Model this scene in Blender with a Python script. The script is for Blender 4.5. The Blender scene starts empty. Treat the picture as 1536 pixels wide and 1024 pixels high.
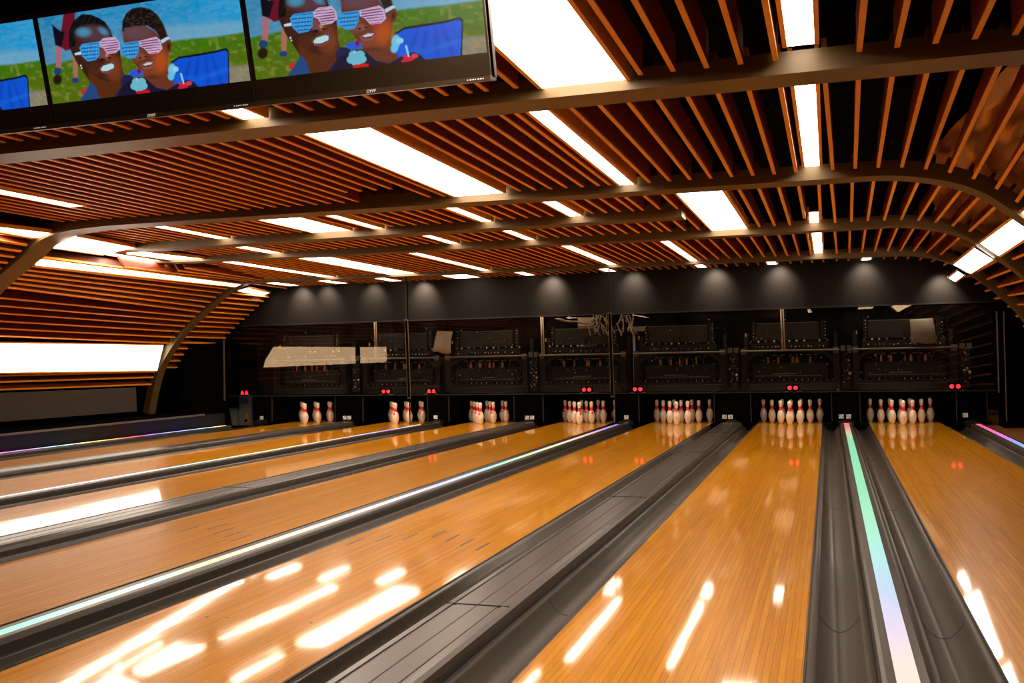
import bpy, bmesh, math, random
import numpy as np
from mathutils import Vector, Matrix

random.seed(7)
SC = bpy.context.scene
COL = SC.collection
PI = math.pi

# ------------------------------------------------------------------ helpers
class MB:
    """collects solids and links them as one mesh object"""
    def __init__(self):
        self.v = []; self.f = []; self.mi = []; self.smooth = []
    def add(self, verts, faces, mi=0, smooth=False):
        n = len(self.v)
        self.v += [tuple(map(float, p)) for p in verts]
        for fc in faces:
            self.f.append([i + n for i in fc]); self.mi.append(mi); self.smooth.append(smooth)
        return self
    def box(self, x0, x1, y0, y1, z0, z1, mi=0):
        vs = [(x, y, z) for x in (x0, x1) for y in (y0, y1) for z in (z0, z1)]
        return self.add(vs, [(0, 1, 3, 2), (4, 6, 7, 5), (0, 4, 5, 1), (2, 3, 7, 6), (0, 2, 6, 4), (1, 5, 7, 3)], mi)
    def bar(self, a, b, n, w, h, mi=0, na=None):
        """rectangular bar from a to b; its room-side face passes through the axis, n points out of it into the room"""
        a = Vector(a); b = Vector(b); n0 = Vector(n).normalized(); n1 = Vector(na).normalized() if na is not None else n0
        d = (b - a).normalized()
        vs = []
        for p, nn in ((a, n0), (b, n1)):
            s = d.cross(nn).normalized()
            vs += [p + s * w / 2, p - s * w / 2, p - s * w / 2 - nn * h, p + s * w / 2 - nn * h]
        return self.add(vs, [(0, 1, 2, 3), (7, 6, 5, 4), (0, 4, 5, 1), (1, 5, 6, 2), (2, 6, 7, 3), (3, 7, 4, 0)], mi)
    def hexa(self, c4a, c4b, mi=0):
        """solid between two quads"""
        return self.add(list(c4a) + list(c4b), [(0, 1, 2, 3), (7, 6, 5, 4), (0, 4, 5, 1), (1, 5, 6, 2), (2, 6, 7, 3), (3, 7, 4, 0)], mi)
    def extrude(self, prof, pts_a, pts_b, mi=0, smooth=False, cap=True):
        """closed profile (list of (x,z)) swept between two positions: pts_a / pts_b map the profile to 3D"""
        A = [pts_a(p) for p in prof]; B = [pts_b(p) for p in prof]
        n = len(prof)
        fs = [(i, (i + 1) % n, n + (i + 1) % n, n + i) for i in range(n)]
        self.add(A + B, fs, mi, smooth)
        if cap:
            self.add(A, [list(range(n))[::-1]], mi); self.add(B, [list(range(n))], mi)
        return self
    def tube(self, pts, r, seg=8, mi=0, smooth=True):
        pts = [Vector(p) for p in pts]
        rings = []
        prev = None
        for i, p in enumerate(pts):
            d = (pts[min(i + 1, len(pts) - 1)] - pts[max(i - 1, 0)]).normalized()
            u = prev if prev is not None else (Vector((0, 0, 1)) if abs(d.z) < .9 else Vector((1, 0, 0)))
            s = d.cross(u).normalized(); u = s.cross(d).normalized(); prev = u
            rings.append([p + (s * math.cos(2 * PI * k / seg) + u * math.sin(2 * PI * k / seg)) * r for k in range(seg)])
        vs = [q for rg in rings for q in rg]
        fs = []
        for i in range(len(pts) - 1):
            for k in range(seg):
                k2 = (k + 1) % seg
                fs.append((i * seg + k, i * seg + k2, (i + 1) * seg + k2, (i + 1) * seg + k))
        self.add(vs, fs, mi, smooth)
        self.add(rings[0], [list(range(seg))[::-1]], mi); self.add(rings[-1], [list(range(seg))], mi)
        return self
    def lathe(self, prof, c=(0, 0, 0), seg=20, mi=0, a0=0.0, a1=2 * PI, smooth=True):
        full = abs(a1 - a0 - 2 * PI) < 1e-6
        m = seg if full else seg + 1
        vs = []
        for r, z in prof:
            for k in range(m):
                a = a0 + (a1 - a0) * k / seg
                vs.append((c[0] + r * math.cos(a), c[1] + r * math.sin(a), c[2] + z))
        fs = []
        for i in range(len(prof) - 1):
            for k in range(seg):
                k2 = (k + 1) % m if full else k + 1
                fs.append((i * m + k, i * m + k2, (i + 1) * m + k2, (i + 1) * m + k))
        return self.add(vs, fs, mi, smooth)
    def disc(self, c, r, d, axis='y', seg=18, mi=0):
        """short cylinder centred on c, d thick along axis"""
        vs = []
        for s in (-d / 2, d / 2):
            for k in range(seg):
                a = 2 * PI * k / seg; p, q = r * math.cos(a), r * math.sin(a)
                vs.append({'y': (c[0] + p, c[1] + s, c[2] + q), 'x': (c[0] + s, c[1] + p, c[2] + q), 'z': (c[0] + p, c[1] + q, c[2] + s)}[axis])
        fs = [(k, (k + 1) % seg, seg + (k + 1) % seg, seg + k) for k in range(seg)]
        fs += [list(range(seg))[::-1], list(range(seg, 2 * seg))]
        return self.add(vs, fs, mi)
    def dome(self, c, r, seg=10, mi=0):
        prf = [(0, -r)] + [(r * math.cos(a), r * math.sin(a)) for a in (-1.0, -.5, 0, .5, 1.0)] + [(0, r)]
        return self.lathe(prf, c, seg, mi)
    def build(self, name, mat, parent=None, origin=None, recalc=True):
        o0 = Vector(origin) if origin is not None else (Vector(parent['_o']) if parent is not None else Vector((0, 0, 0)))
        if parent is not None and origin is None:
            pass
        me = bpy.data.meshes.new(name)
        me.from_pydata([tuple(Vector(p) - o0) for p in self.v], [], self.f)
        mats = mat if isinstance(mat, (list, tuple)) else [mat]
        for m in mats: me.materials.append(m)
        me.polygons.foreach_set('material_index', self.mi)
        me.polygons.foreach_set('use_smooth', self.smooth)
        if recalc:
            bm = bmesh.new(); bm.from_mesh(me)
            bmesh.ops.remove_doubles(bm, verts=bm.verts, dist=1e-6)
            bmesh.ops.recalc_face_normals(bm, faces=bm.faces)
            bm.to_mesh(me); bm.free()
        me.update()
        o = bpy.data.objects.new(name, me); COL.objects.link(o)
        if parent is not None:
            o.parent = parent
            if parent.type == 'MESH' or parent.parent is not None:
                o.location = o0 - Vector(parent['_o'])
            else:
                o.location = o0 - Vector(parent['_o'])
        else:
            o.location = o0
        o['_o'] = tuple(o0)
        return o

def tag(o, label=None, cat=None, group=None, kind=None):
    if label: o['label'] = label
    if cat: o['category'] = cat
    if group: o['group'] = group
    if kind: o['kind'] = kind
    return o
def thing(name, loc, label, cat, group=None, kind=None):
    o = bpy.data.objects.new(name, None); COL.objects.link(o)
    o.location = loc; o['_o'] = tuple(loc); o.empty_display_size = .1
    return tag(o, label, cat, group, kind)

ORD = ['first', 'second', 'third', 'fourth', 'fifth', 'sixth', 'seventh', 'eighth', 'ninth', 'tenth']
def nth(i, n):
    """ordinal of i among n, with leftmost / rightmost at the ends"""
    if n == 1: return 'only'
    if i == 0: return 'leftmost'
    if i == n - 1: return 'rightmost'
    return ORD[i] + ' from the left'

# ------------------------------------------------------------------ materials
def mat(name, col, rough=.5, metal=0., spec=.5, coat=0., coat_rough=.05, emit=None, estr=0., bump=0., bscale=40., noise=0., detail=5):
    m = bpy.data.materials.new(name); m.use_nodes = True
    nt = m.node_tree; b = nt.nodes['Principled BSDF']
    b.inputs['Base Color'].default_value = (*col, 1); b.inputs['Roughness'].default_value = rough
    b.inputs['Metallic'].default_value = metal; b.inputs['Specular IOR Level'].default_value = spec
    b.inputs['Coat Weight'].default_value = coat; b.inputs['Coat Roughness'].default_value = coat_rough
    if emit:
        b.inputs['Emission Color'].default_value = (*emit, 1); b.inputs['Emission Strength'].default_value = estr
    if noise or bump:
        tc = nt.nodes.new('ShaderNodeTexCoord'); nz = nt.nodes.new('ShaderNodeTexNoise')
        nz.inputs['Scale'].default_value = bscale; nz.inputs['Detail'].default_value = detail
        nt.links.new(tc.outputs['Object'], nz.inputs['Vector'])
        if noise:
            mx = nt.nodes.new('ShaderNodeMix'); mx.data_type = 'RGBA'
            mx.inputs[6].default_value = (*[c * (1 - noise) for c in col], 1); mx.inputs[7].default_value = (*[min(1, c * (1 + noise)) for c in col], 1)
            nt.links.new(nz.outputs['Fac'], mx.inputs[0]); nt.links.new(mx.outputs[2], b.inputs['Base Color'])
        if bump:
            bp = nt.nodes.new('ShaderNodeBump'); bp.inputs['Strength'].default_value = bump; bp.inputs['Distance'].default_value = .01
            nt.links.new(nz.outputs['Fac'], bp.inputs['Height']); nt.links.new(bp.outputs['Normal'], b.inputs['Normal'])
    return m

class NG:
    """small node-graph helper"""
    def __init__(self, name):
        self.m = bpy.data.materials.new(name); self.m.use_nodes = True
        self.nt = self.m.node_tree; self.b = self.nt.nodes['Principled BSDF']; self.out = self.nt.nodes['Material Output']
    def n(self, t, **kw):
        nd = self.nt.nodes.new(t)
        for k, v in kw.items():
            if k.startswith('i_'):
                nd.inputs[int(k[2:]) if k[2:].isdigit() else k[2:].replace('_', ' ')].default_value = v
            else: setattr(nd, k, v)
        return nd
    def l(self, a, b): self.nt.links.new(a, b)
    def math(self, op, a, b=None):
        nd = self.nt.nodes.new('ShaderNodeMath'); nd.operation = op
        for i, v in enumerate((a, b)):
            if v is None: continue
            if isinstance(v, (int, float)): nd.inputs[i].default_value = v
            else: self.l(v, nd.inputs[i])
        return nd.outputs[0]

def lane_material():
    g = NG('lane_maple')
    tc = g.n('ShaderNodeTexCoord'); sp = g.n('ShaderNodeSeparateXYZ'); g.l(tc.outputs['Object'], sp.inputs[0])
    bx = g.math('DIVIDE', sp.outputs['X'], .0268)
    bid = g.math('FLOOR', bx); fr = g.math('FRACT', bx)
    w1 = g.n('ShaderNodeTexWhiteNoise', noise_dimensions='1D'); g.l(bid, w1.inputs['W'])
    ys = g.math('FLOOR', g.math('ADD', g.math('DIVIDE', sp.outputs['Y'], 2.2), g.math('MULTIPLY', w1.outputs['Value'], 7.0)))
    w2 = g.n('ShaderNodeTexWhiteNoise', noise_dimensions='2D')
    cv = g.n('ShaderNodeCombineXYZ'); g.l(bid, cv.inputs[0]); g.l(ys, cv.inputs[1]); g.l(cv.outputs[0], w2.inputs['Vector'])
    # grain stretched along the boards
    mp = g.n('ShaderNodeMapping'); mp.inputs['Scale'].default_value = (70, 2.2, 70); g.l(tc.outputs['Object'], mp.inputs['Vector'])
    gr = g.n('ShaderNodeTexNoise'); gr.inputs['Scale'].default_value = 1.0; gr.inputs['Detail'].default_value = 6; g.l(mp.outputs[0], gr.inputs['Vector'])
    big = g.n('ShaderNodeTexNoise'); big.inputs['Scale'].default_value = 1.1; big.inputs['Detail'].default_value = 2
    mp2 = g.n('ShaderNodeMapping'); mp2.inputs['Scale'].default_value = (2.5, .35, 1); g.l(tc.outputs['Object'], mp2.inputs['Vector']); g.l(mp2.outputs[0], big.inputs['Vector'])
    t = g.math('ADD', g.math('MULTIPLY', w2.outputs['Value'], .30), g.math('ADD', g.math('MULTIPLY', gr.outputs['Fac'], .85), g.math('MULTIPLY', big.outputs['Fac'], .35)))
    t = g.math('SUBTRACT', t, .26)
    rp = g.n('ShaderNodeValToRGB'); cr = rp.color_ramp
    cr.elements[0].position = .1; cr.elements[0].color = (.54, .185, .0025, 1)
    cr.elements[1].position = .95; cr.elements[1].color = (.93, .43, .018, 1)
    e = cr.elements.new(.5); e.color = (.74, .295, .004, 1)
    g.l(t, rp.inputs[0])
    seam = g.math('GREATER_THAN', g.math('ABSOLUTE', g.math('SUBTRACT', fr, .5)), .465)
    mx = g.n('ShaderNodeMix'); mx.data_type = 'RGBA'; mx.inputs[7].default_value = (.15, .042, .002, 1)
    g.l(g.math('MULTIPLY', seam, .65), mx.inputs[0]); g.l(rp.outputs[0], mx.inputs[6])
    g.l(mx.outputs[2], g.b.inputs['Base Color'])
    g.b.inputs['Roughness'].default_value = .33
    g.b.inputs['Coat Weight'].default_value = .85; g.b.inputs['Coat Roughness'].default_value = .05; g.b.inputs['Coat IOR'].default_value = 1.45
    g.b.inputs['Specular IOR Level'].default_value = .06
    # long shallow waves of the lacquer
    mp3 = g.n('ShaderNodeMapping'); mp3.inputs['Scale'].default_value = (7, 1.6, 1); g.l(tc.outputs['Object'], mp3.inputs['Vector'])
    wv = g.n('ShaderNodeTexNoise'); wv.inputs['Scale'].default_value = 1.0; wv.inputs['Detail'].default_value = 1.5; g.l(mp3.outputs[0], wv.inputs['Vector'])
    h = g.math('ADD', g.math('MULTIPLY', wv.outputs['Fac'], 1.0), g.math('MULTIPLY', w1.outputs['Value'], .02))
    bp = g.n('ShaderNodeBump'); bp.inputs['Strength'].default_value = .15; bp.inputs['Distance'].default_value = .0030; g.l(h, bp.inputs['Height'])
    g.l(bp.outputs['Normal'], g.b.inputs['Coat Normal']); g.l(bp.outputs['Normal'], g.b.inputs['Normal'])
    return g.m

def wood_material(name, c0, c1, rough=.45, scale=(1, 1, 1)):
    g = NG(name)
    tc = g.n('ShaderNodeTexCoord'); mp = g.n('ShaderNodeMapping'); mp.inputs['Scale'].default_value = scale; g.l(tc.outputs['Object'], mp.inputs['Vector'])
    nz = g.n('ShaderNodeTexNoise'); nz.inputs['Scale'].default_value = 1; nz.inputs['Detail'].default_value = 5; g.l(mp.outputs[0], nz.inputs['Vector'])
    rp = g.n('ShaderNodeValToRGB'); rp.color_ramp.elements[0].position = .3; rp.color_ramp.elements[0].color = (*c0, 1)
    rp.color_ramp.elements[1].position = .75; rp.color_ramp.elements[1].color = (*c1, 1)
    g.l(nz.outputs['Fac'], rp.inputs[0]); g.l(rp.outputs[0], g.b.inputs['Base Color'])
    g.b.inputs['Roughness'].default_value = rough
    return g.m

def glass_material():
    g = NG('mask_glass')
    g.nt.nodes.remove(g.b)
    tr = g.n('ShaderNodeBsdfTransparent'); tr.inputs['Color'].default_value = (.80, .79, .77, 1)
    gl = g.n('ShaderNodeBsdfGlossy'); gl.inputs['Color'].default_value = (.58, .44, .30, 1); gl.inputs['Roughness'].default_value = .0
    fr = g.n('ShaderNodeFresnel'); fr.inputs['IOR'].default_value = 1.5
    tc = g.n('ShaderNodeTexCoord')
    mx = g.n('ShaderNodeMixShader'); g.l(fr.outputs[0], mx.inputs[0]); g.l(tr.outputs[0], mx.inputs[1]); g.l(gl.outputs[0], mx.inputs[2])
    df = g.n('ShaderNodeBsdfDiffuse'); df.inputs['Color'].default_value = (.30, .25, .19, 1)
    n2 = g.n('ShaderNodeTexNoise'); n2.inputs['Scale'].default_value = 2.5; n2.inputs['Detail'].default_value = 7; g.l(tc.outputs['Object'], n2.inputs['Vector'])
    fac = g.math('MULTIPLY', g.math('POWER', n2.outputs['Fac'], 2.5), .03)
    m2 = g.n('ShaderNodeMixShader'); g.l(fac, m2.inputs[0]); g.l(mx.outputs[0], m2.inputs[1]); g.l(df.outputs[0], m2.inputs[2])
    g.l(m2.outputs[0], g.out.inputs['Surface'])
    return g.m

E_PANEL = 11.0
LIGHT_COL = (1.0, .84, .67)
M = {}
M['lane'] = lane_material()
M['slat'] = wood_material('slat_wood_shaded', (.18, .022, .002), (.27, .038, .003), .5, (18, 1.2, 18))  # slat sides: darker stain, deepened by shade put into the colour
M['slat_edge_lit'] = wood_material('slat_edge_wood_lit', (.80, .30, .014), (.95, .42, .026), .45, (18, 1.2, 18))  # slat undersides: paler edge, with bounce light put into the colour
M['slat_wall'] = M['slat']
M['rib'] = wood_material('rib_bronze', (.095, .058, .016), (.125, .078, .024), .42, (3, 3, 3))
M['rib'].node_tree.nodes['Principled BSDF'].inputs['Metallic'].default_value = .1
M['black'] = mat('matt_black', (.0022, .0019, .0016), .9, spec=.0)
M['plenum'] = mat('plenum_black', (.003, .003, .003), .95, spec=.05)
M['header'] = mat('header_paint', (.0085, .0066, .0050), .65, spec=.08, bump=.03, bscale=60)
M['darkmetal'] = mat('dark_metal', (.009, .0075, .006), .45, spec=.25, bump=.02, bscale=30)
M['gutter'] = mat('gutter_plastic', (.048, .037, .027), .34, spec=.5, noise=.12, bscale=2, detail=0)
M['cap'] = mat('cap_plastic', (.050, .042, .035), .33, spec=.5)
M['captop'] = mat('cap_top', (.056, .047, .040), .285, spec=.6)
M['capdark'] = mat('cap_side', (.012, .011, .010), .5)
M['steel'] = mat('steel', (.16, .135, .105), .35, metal=.4)
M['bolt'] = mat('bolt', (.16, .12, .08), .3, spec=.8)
M['bolt_glint'] = mat('glint_fitting', (.95, .76, .48), .3, spec=.8)  # warm glints put into the colour of some bolts
M['rail'] = mat('bright_rail', (.30, .25, .19), .35, spec=.6)
M['grey'] = mat('grey_enamel', (.26, .26, .25), .5)
M['greybar'] = mat('grey_bar', (.017, .014, .011), .5, spec=.2)
M['sheet'] = mat('smoked_sheet', (.024, .017, .012), .4, spec=.3)
M['paper'] = mat('paper', (.62, .48, .36), .8)
M['sheetgrey'] = mat('grey_sheet', (.33, .28, .23), .7, noise=.15, bscale=9)
M['beige'] = mat('beige_box', (.38, .26, .16), .7)
M['orange'] = mat('orange_cup', (.70, .23, .04), .4, coat=.5)
M['amber'] = mat('amber_part', (.85, .45, .03), .4)
M['blue'] = mat('blue_label', (.03, .16, .36), .5)
M['yellow'] = mat('yellow_label', (.75, .55, .04), .5)
M['sticker'] = mat('white_sticker', (.80, .74, .66), .6)
M['ink'] = mat('sticker_ink', (.09, .08, .07), .7)
M['foil'] = mat('brown_foil', (.60, .26, .08), .30, metal=.5)
M['board'] = mat('grey_board', (.060, .048, .037), .8, noise=.1, bscale=60)
M['riser'] = mat('riser_black', (.012, .010, .012), .6, spec=.1)
M['pin'] = mat('pin_white', (.80, .64, .47), .28, coat=.6, coat_rough=.06, noise=.05, bscale=25)
M['pin_red'] = mat('pin_red', (.78, .012, .008), .3, coat=.5)
M['emblem'] = mat('pin_emblem', (.72, .03, .025), .4)
M['arrow'] = mat('lane_mark', (.035, .016, .008), .35, coat=.6)
M['light'] = mat('light_diffuser', (.9, .9, .9), .6, emit=LIGHT_COL, estr=E_PANEL)
M['light_wall'] = mat('wall_light_diffuser', (.9, .9, .9), .6, emit=(1, .85, .69), estr=7.0)
M['lighthouse'] = mat('light_housing', (.02, .016, .012), .6)
M['red'] = mat('red_lamp', (.9, .02, .03), .4, emit=(1., .012, .02), estr=2.2)
M['glass'] = glass_material()
M['tvbody'] = mat('tv_body', (.026, .015, .006), .45, spec=.3)
M['tvtrim'] = mat('tv_trim', (.07, .040, .018), .5, metal=.3)
M['logo'] = mat('silver_logo', (.75, .72, .65), .4, emit=(.8, .78, .7), estr=.25)
M['floorwood'] = wood_material('floor_wood', (.20, .075, .018), (.30, .12, .03), .4, (12, 1.5, 1))
M['slab'] = mat('under_floor', (.01, .009, .008), .9)
M['cable'] = mat('pale_cable', (.75, .62, .45), .45)
M['seam'] = mat('seam_line', (.022, .018, .015), .5)
M['rubber'] = mat('rubber', (.012, .011, .010), .6)

# ------------------------------------------------------------------ layout of the lanes (world: x across, y down the lanes, z up, lane surface z = 0)
LY0, LY1 = 1.2, 17.45
def lin(xf, xn, yn):           # edge position, tapered to fit image pixels far (y = 17) and near (y = yn)
    s = (xn - xf) / (yn - 17.0)
    return lambda y: xf + s * (y - 17.0)
LEFT = [lin(-9.925, -9.80, 9.7), lin(-7.93, -8.15, 8.1), lin(-6.26, -6.46, 6.4), lin(-4.585, -4.67, 4.6), lin(-2.93, -3.02, 3.3), lin(-1.145, -1.10, 3.35), lin(.59, .566, 3.8)]
RIGHT = [lin(-8.86, -8.86, 8), lin(-6.99, -7.05, 6.5), lin(-5.33, -5.40, 5.5), lin(-3.60, -3.57, 3.5), lin(-1.895, -1.905, 3.2), lin(-.125, -.115, 3.6), lin(1.655, 1.747, 10.5)]
PINX = [-9.396, -7.539, -5.9005, -4.1003, -2.4379, -.6208, 1.0841]
HEADY = 16.52
LN = ['far left lane', 'second lane from left', 'third lane from left', 'middle lane', 'third lane from right', 'second lane from right', 'far right lane']
LNU = ['leftmost', 'second from left', 'third from left', 'middle', 'third from right', 'second from right', 'rightmost']

for i in range(7):
    L, R = LEFT[i], RIGHT[i]
    ox = (L(LY0) + R(LY0)) / 2
    bm = MB()
    n = 12
    for k in range(n):
        y0 = LY0 + (LY1 - LY0) * k / n; y1 = LY0 + (LY1 - LY0) * (k + 1) / n
        bm.hexa([(L(y0), y0, 0), (R(y0), y0, 0), (R(y0), y0, -.06), (L(y0), y0, -.06)], [(L(y1), y1, 0), (R(y1), y1, 0), (R(y1), y1, -.06), (L(y1), y1, -.06)])
    side = ['closest to the purple-lit wall', 'with glowing strip on its right', 'left of a grey cap', 'with dash marks, left of glowing strip', 'with seven dash marks and bright glare', 'left of glowing mint divider', 'right of glowing mint divider'][i]
    o = bm.build('bowling_lane', M['lane'], origin=(ox, LY0, 0))
    tag(o, 'glossy orange maple lane, %s, %s' % (LNU[i], side), 'lane', 'bowling lanes')
    e = MB()
    for X, s in ((L, -1), (R, 1)):
        e.hexa([(X(LY0), LY0, -.001), (X(LY0) + s * .009, LY0, -.001), (X(LY0) + s * .009, LY0, -.09), (X(LY0), LY0, -.09)],
               [(X(LY1), LY1, -.001), (X(LY1) + s * .009, LY1, -.001), (X(LY1) + s * .009, LY1, -.09), (X(LY1), LY1, -.09)])
    e.build('edge_strip', M['rubber'], o)
    marks = {3: [(-4.418, 5.791), (-4.298, 5.924), (-4.155, 6.064), (-4.006, 5.928), (-3.859, 5.81), (-3.729, 5.71)],
             4: [(-2.91, 5.726), (-2.774, 5.874), (-2.631, 5.977), (-2.482, 6.107), (-2.341, 5.988), (-2.198, 5.875), (-2.051, 5.749)]}.get(i, [])
    for (x, y) in marks:
        q = MB(); q.add([(x - .008, y - .13, .0006), (x + .008, y - .13, .0006), (x + .008, y + .09, .0006), (x, y + .13, .0006), (x - .008, y + .09, .0006),
                         (x - .008, y - .13, -.002), (x + .008, y - .13, -.002), (x + .008, y + .09, -.002), (x, y + .13, -.002), (x - .008, y + .09, -.002)],
                        [(0, 1, 2, 3, 4), (9, 8, 7, 6, 5)] + [(k, 5 + k, 5 + (k + 1) % 5, (k + 1) % 5) for k in range(5)])
        q.build('aiming_dash', M['arrow'], o)
    dots = {4: [(-2.208, 3.905), (-2.118, 3.906), (-1.985, 3.91), (-2.728, 3.88), (-2.631, 3.891)]}.get(i, [])
    for (x, y) in dots:
        q = MB(); q.disc((x, y, -.0005), .0095, .002, 'z', 14); q.build('aiming_dot', M['arrow'], o)

# gutters and dividers ------------------------------------------------
def led_material(name, stops, strength):
    g = NG(name)
    tc = g.n('ShaderNodeTexCoord'); sp = g.n('ShaderNodeSeparateXYZ'); g.l(tc.outputs['Object'], sp.inputs[0])
    y0, y1 = stops[0][0], stops[-1][0]
    f = g.math('DIVIDE', g.math('SUBTRACT', sp.outputs['Y'], y0 - LY0), y1 - y0)
    rp = g.n('ShaderNodeValToRGB'); cr = rp.color_ramp
    cr.elements[0].position = 0; cr.elements[0].color = (*stops[0][1], 1)
    cr.elements[1].position = 1; cr.elements[1].color = (*stops[-1][1], 1)
    for y, c in stops[1:-1]:
        e = cr.elements.new((y - y0) / (y1 - y0)); e.color = (*c, 1)
    g.l(f, rp.inputs[0])
    g.l(rp.outputs[0], g.b.inputs['Emission Color']); g.b.inputs['Emission Strength'].default_value = strength
    g.b.inputs['Base Color'].default_value = (.25, .25, .25, 1); g.b.inputs['Roughness'].default_value = .3
    return g.m
def s2l(r, g, b): return tuple(((c / 255) / 12.92 if c / 255 <= .04045 else ((c / 255 + .055) / 1.055) ** 2.4) for c in (r, g, b))
LED = {
 'gap01': [(1.5, s2l(255, 60, 200)), (10.0, s2l(235, 90, 235)), (10.7, s2l(170, 120, 255)), (11.3, s2l(130, 215, 250)), (11.75, s2l(235, 250, 130)), (12.1, s2l(255, 190, 90)), (12.6, s2l(255, 90, 70)), (12.95, s2l(245, 70, 120)), (13.1, s2l(150, 110, 250)), (14.1, s2l(140, 160, 255)), (14.7, s2l(120, 200, 250)), (15.0, s2l(250, 220, 110))],
 'gap23': [(1.5, s2l(255, 150, 210)), (6.7, s2l(255, 160, 210)), (7.8, s2l(235, 215, 255)), (8.8, s2l(190, 230, 255)), (9.6, s2l(190, 240, 225)), (10.2, s2l(225, 245, 170)), (11.6, s2l(255, 225, 165)), (12.9, s2l(255, 170, 160)), (13.3, s2l(180, 190, 255)), (14.3, s2l(160, 150, 250)), (15.5, s2l(255, 240, 190))],
 'gap45': [(1.5, s2l(110, 240, 200)), (3.3, s2l(130, 243, 212)), (4.3, s2l(150, 245, 205)), (4.7, s2l(225, 235, 170)), (5.1, s2l(250, 238, 190)), (6.3, s2l(250, 195, 200)), (7.2, s2l(215, 200, 250)), (8.6, s2l(170, 205, 255)), (9.6, s2l(140, 240, 225)), (10.6, s2l(190, 245, 190)), (12.0, s2l(255, 240, 200)), (14.0, s2l(250, 170, 200)), (14.9, s2l(170, 140, 250)), (15.7, s2l(150, 120, 230))],
 'gap67': [(1.5, s2l(250, 235, 215)), (3.7, s2l(250, 232, 218)), (4.2, s2l(228, 214, 250)), (4.9, s2l(178, 215, 250)), (5.6, s2l(155, 235, 240)), (6.5, s2l(140, 243, 205)), (8.4, s2l(95, 230, 175)), (11.0, s2l(80, 222, 170)), (13.2, s2l(110, 225, 170)), (14.2, s2l(215, 200, 160)), (15.2, s2l(240, 130, 130)), (16.15, s2l(240, 60, 90))],
 'gap7R': [(1.5, s2l(110, 190, 255)), (12.0, s2l(110, 190, 255)), (12.8, s2l(110, 165, 250)), (13.3, s2l(190, 120, 235)), (14.1, s2l(245, 95, 200)), (15.2, s2l(250, 80, 150)), (15.95, s2l(245, 75, 110))],
}
GY0, GY1 = LY0, 16.25
def gutter(xa, xb, label, cat='gutter'):
    """dark trough between x = xa(y) and xb(y)"""
    prof = []
    def P(t):   # t in 0..1 across
        return t
    top = [(0, -.004), (.13, -.006), (.15, -.012)]
    arc = [(.15 + .70 * (k / 14), -.012 - .072 * math.sin(PI * k / 14) ** .8) for k in range(1, 14)]
    top2 = [(.85, -.012), (.87, -.006), (1, -.004)]
    prof = top + arc + top2 + [(1, -.12), (0, -.12)]
    def mapper(y): return lambda p: (xa(y) + (xb(y) - xa(y)) * p[0], y, p[1])
    bm = MB()
    n = 6
    for k in range(n):
        ya = GY0 + (GY1 - GY0) * k / n; yb = GY0 + (GY1 - GY0) * (k + 1) / n
        bm.extrude(prof, mapper(ya), mapper(yb), smooth=True, cap=(k in (0, n - 1)))
    o = bm.build('gutter', M['gutter'], origin=((xa(GY0) + xb(GY0)) / 2, GY0, 0))
    for p in o.data.polygons:
        if abs(p.normal.z) < .3 and abs(p.normal.x) > .9: p.use_smooth = False
    tag(o, label, cat, 'lane gutters')
    # joints between the trough sections
    for y in (4.6, 8.2, 11.9):
        j = MB(); pr = [(a, b + .0012) for a, b in top[2:] + arc + top2[:1]]
        pr = pr + [(a, b - .004) for a, b in reversed(pr)]
        j.extrude(pr, mapper(y), mapper(y + .012)); j.build('joint', M['rubber'], o)
    return o
def led_cap(xc, label, key, w=.175, led=.075, yend=16.2, strength=1.0):
    """narrow raised divider with a lit strip let into its top"""
    bm = MB()
    h = w / 2; z = .056; yc = 16.25 if yend < 15.9 and yend > 15.3 else yend
    for s in (-1, 1):     # the two rims
        pr = [(s * led / 2, -.03), (s * led / 2, z + .002), (s * (h - .02), z), (s * (h - .006), z - .006), (s * h, z - .022), (s * h, -.11), (s * led / 2, -.11)]
        bm.extrude(pr, lambda p: (xc(LY0) + p[0], LY0, p[1]), lambda p: (xc(yc) + p[0], yc, p[1]))
    o = bm.build('divider_cap', M['cap'], origin=(xc(LY0), LY0, 0))
    tag(o, label, 'lane divider', 'lane dividers')
    s = MB(); s.hexa([(xc(LY0) - led / 2, LY0, z), (xc(LY0) + led / 2, LY0, z), (xc(LY0) + led / 2, LY0, -.02), (xc(LY0) - led / 2, LY0, -.02)],
                     [(xc(yend - .04) - led / 2, yend - .04, z), (xc(yend - .04) + led / 2, yend - .04, z), (xc(yend - .04) + led / 2, yend - .04, -.02), (xc(yend - .04) - led / 2, yend - .04, -.02)])
    q = s.build('light_strip', led_material('led_' + key, LED[key], strength), o)
    q['label'] = 'glowing multicoloured light strip'
    return o
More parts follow.
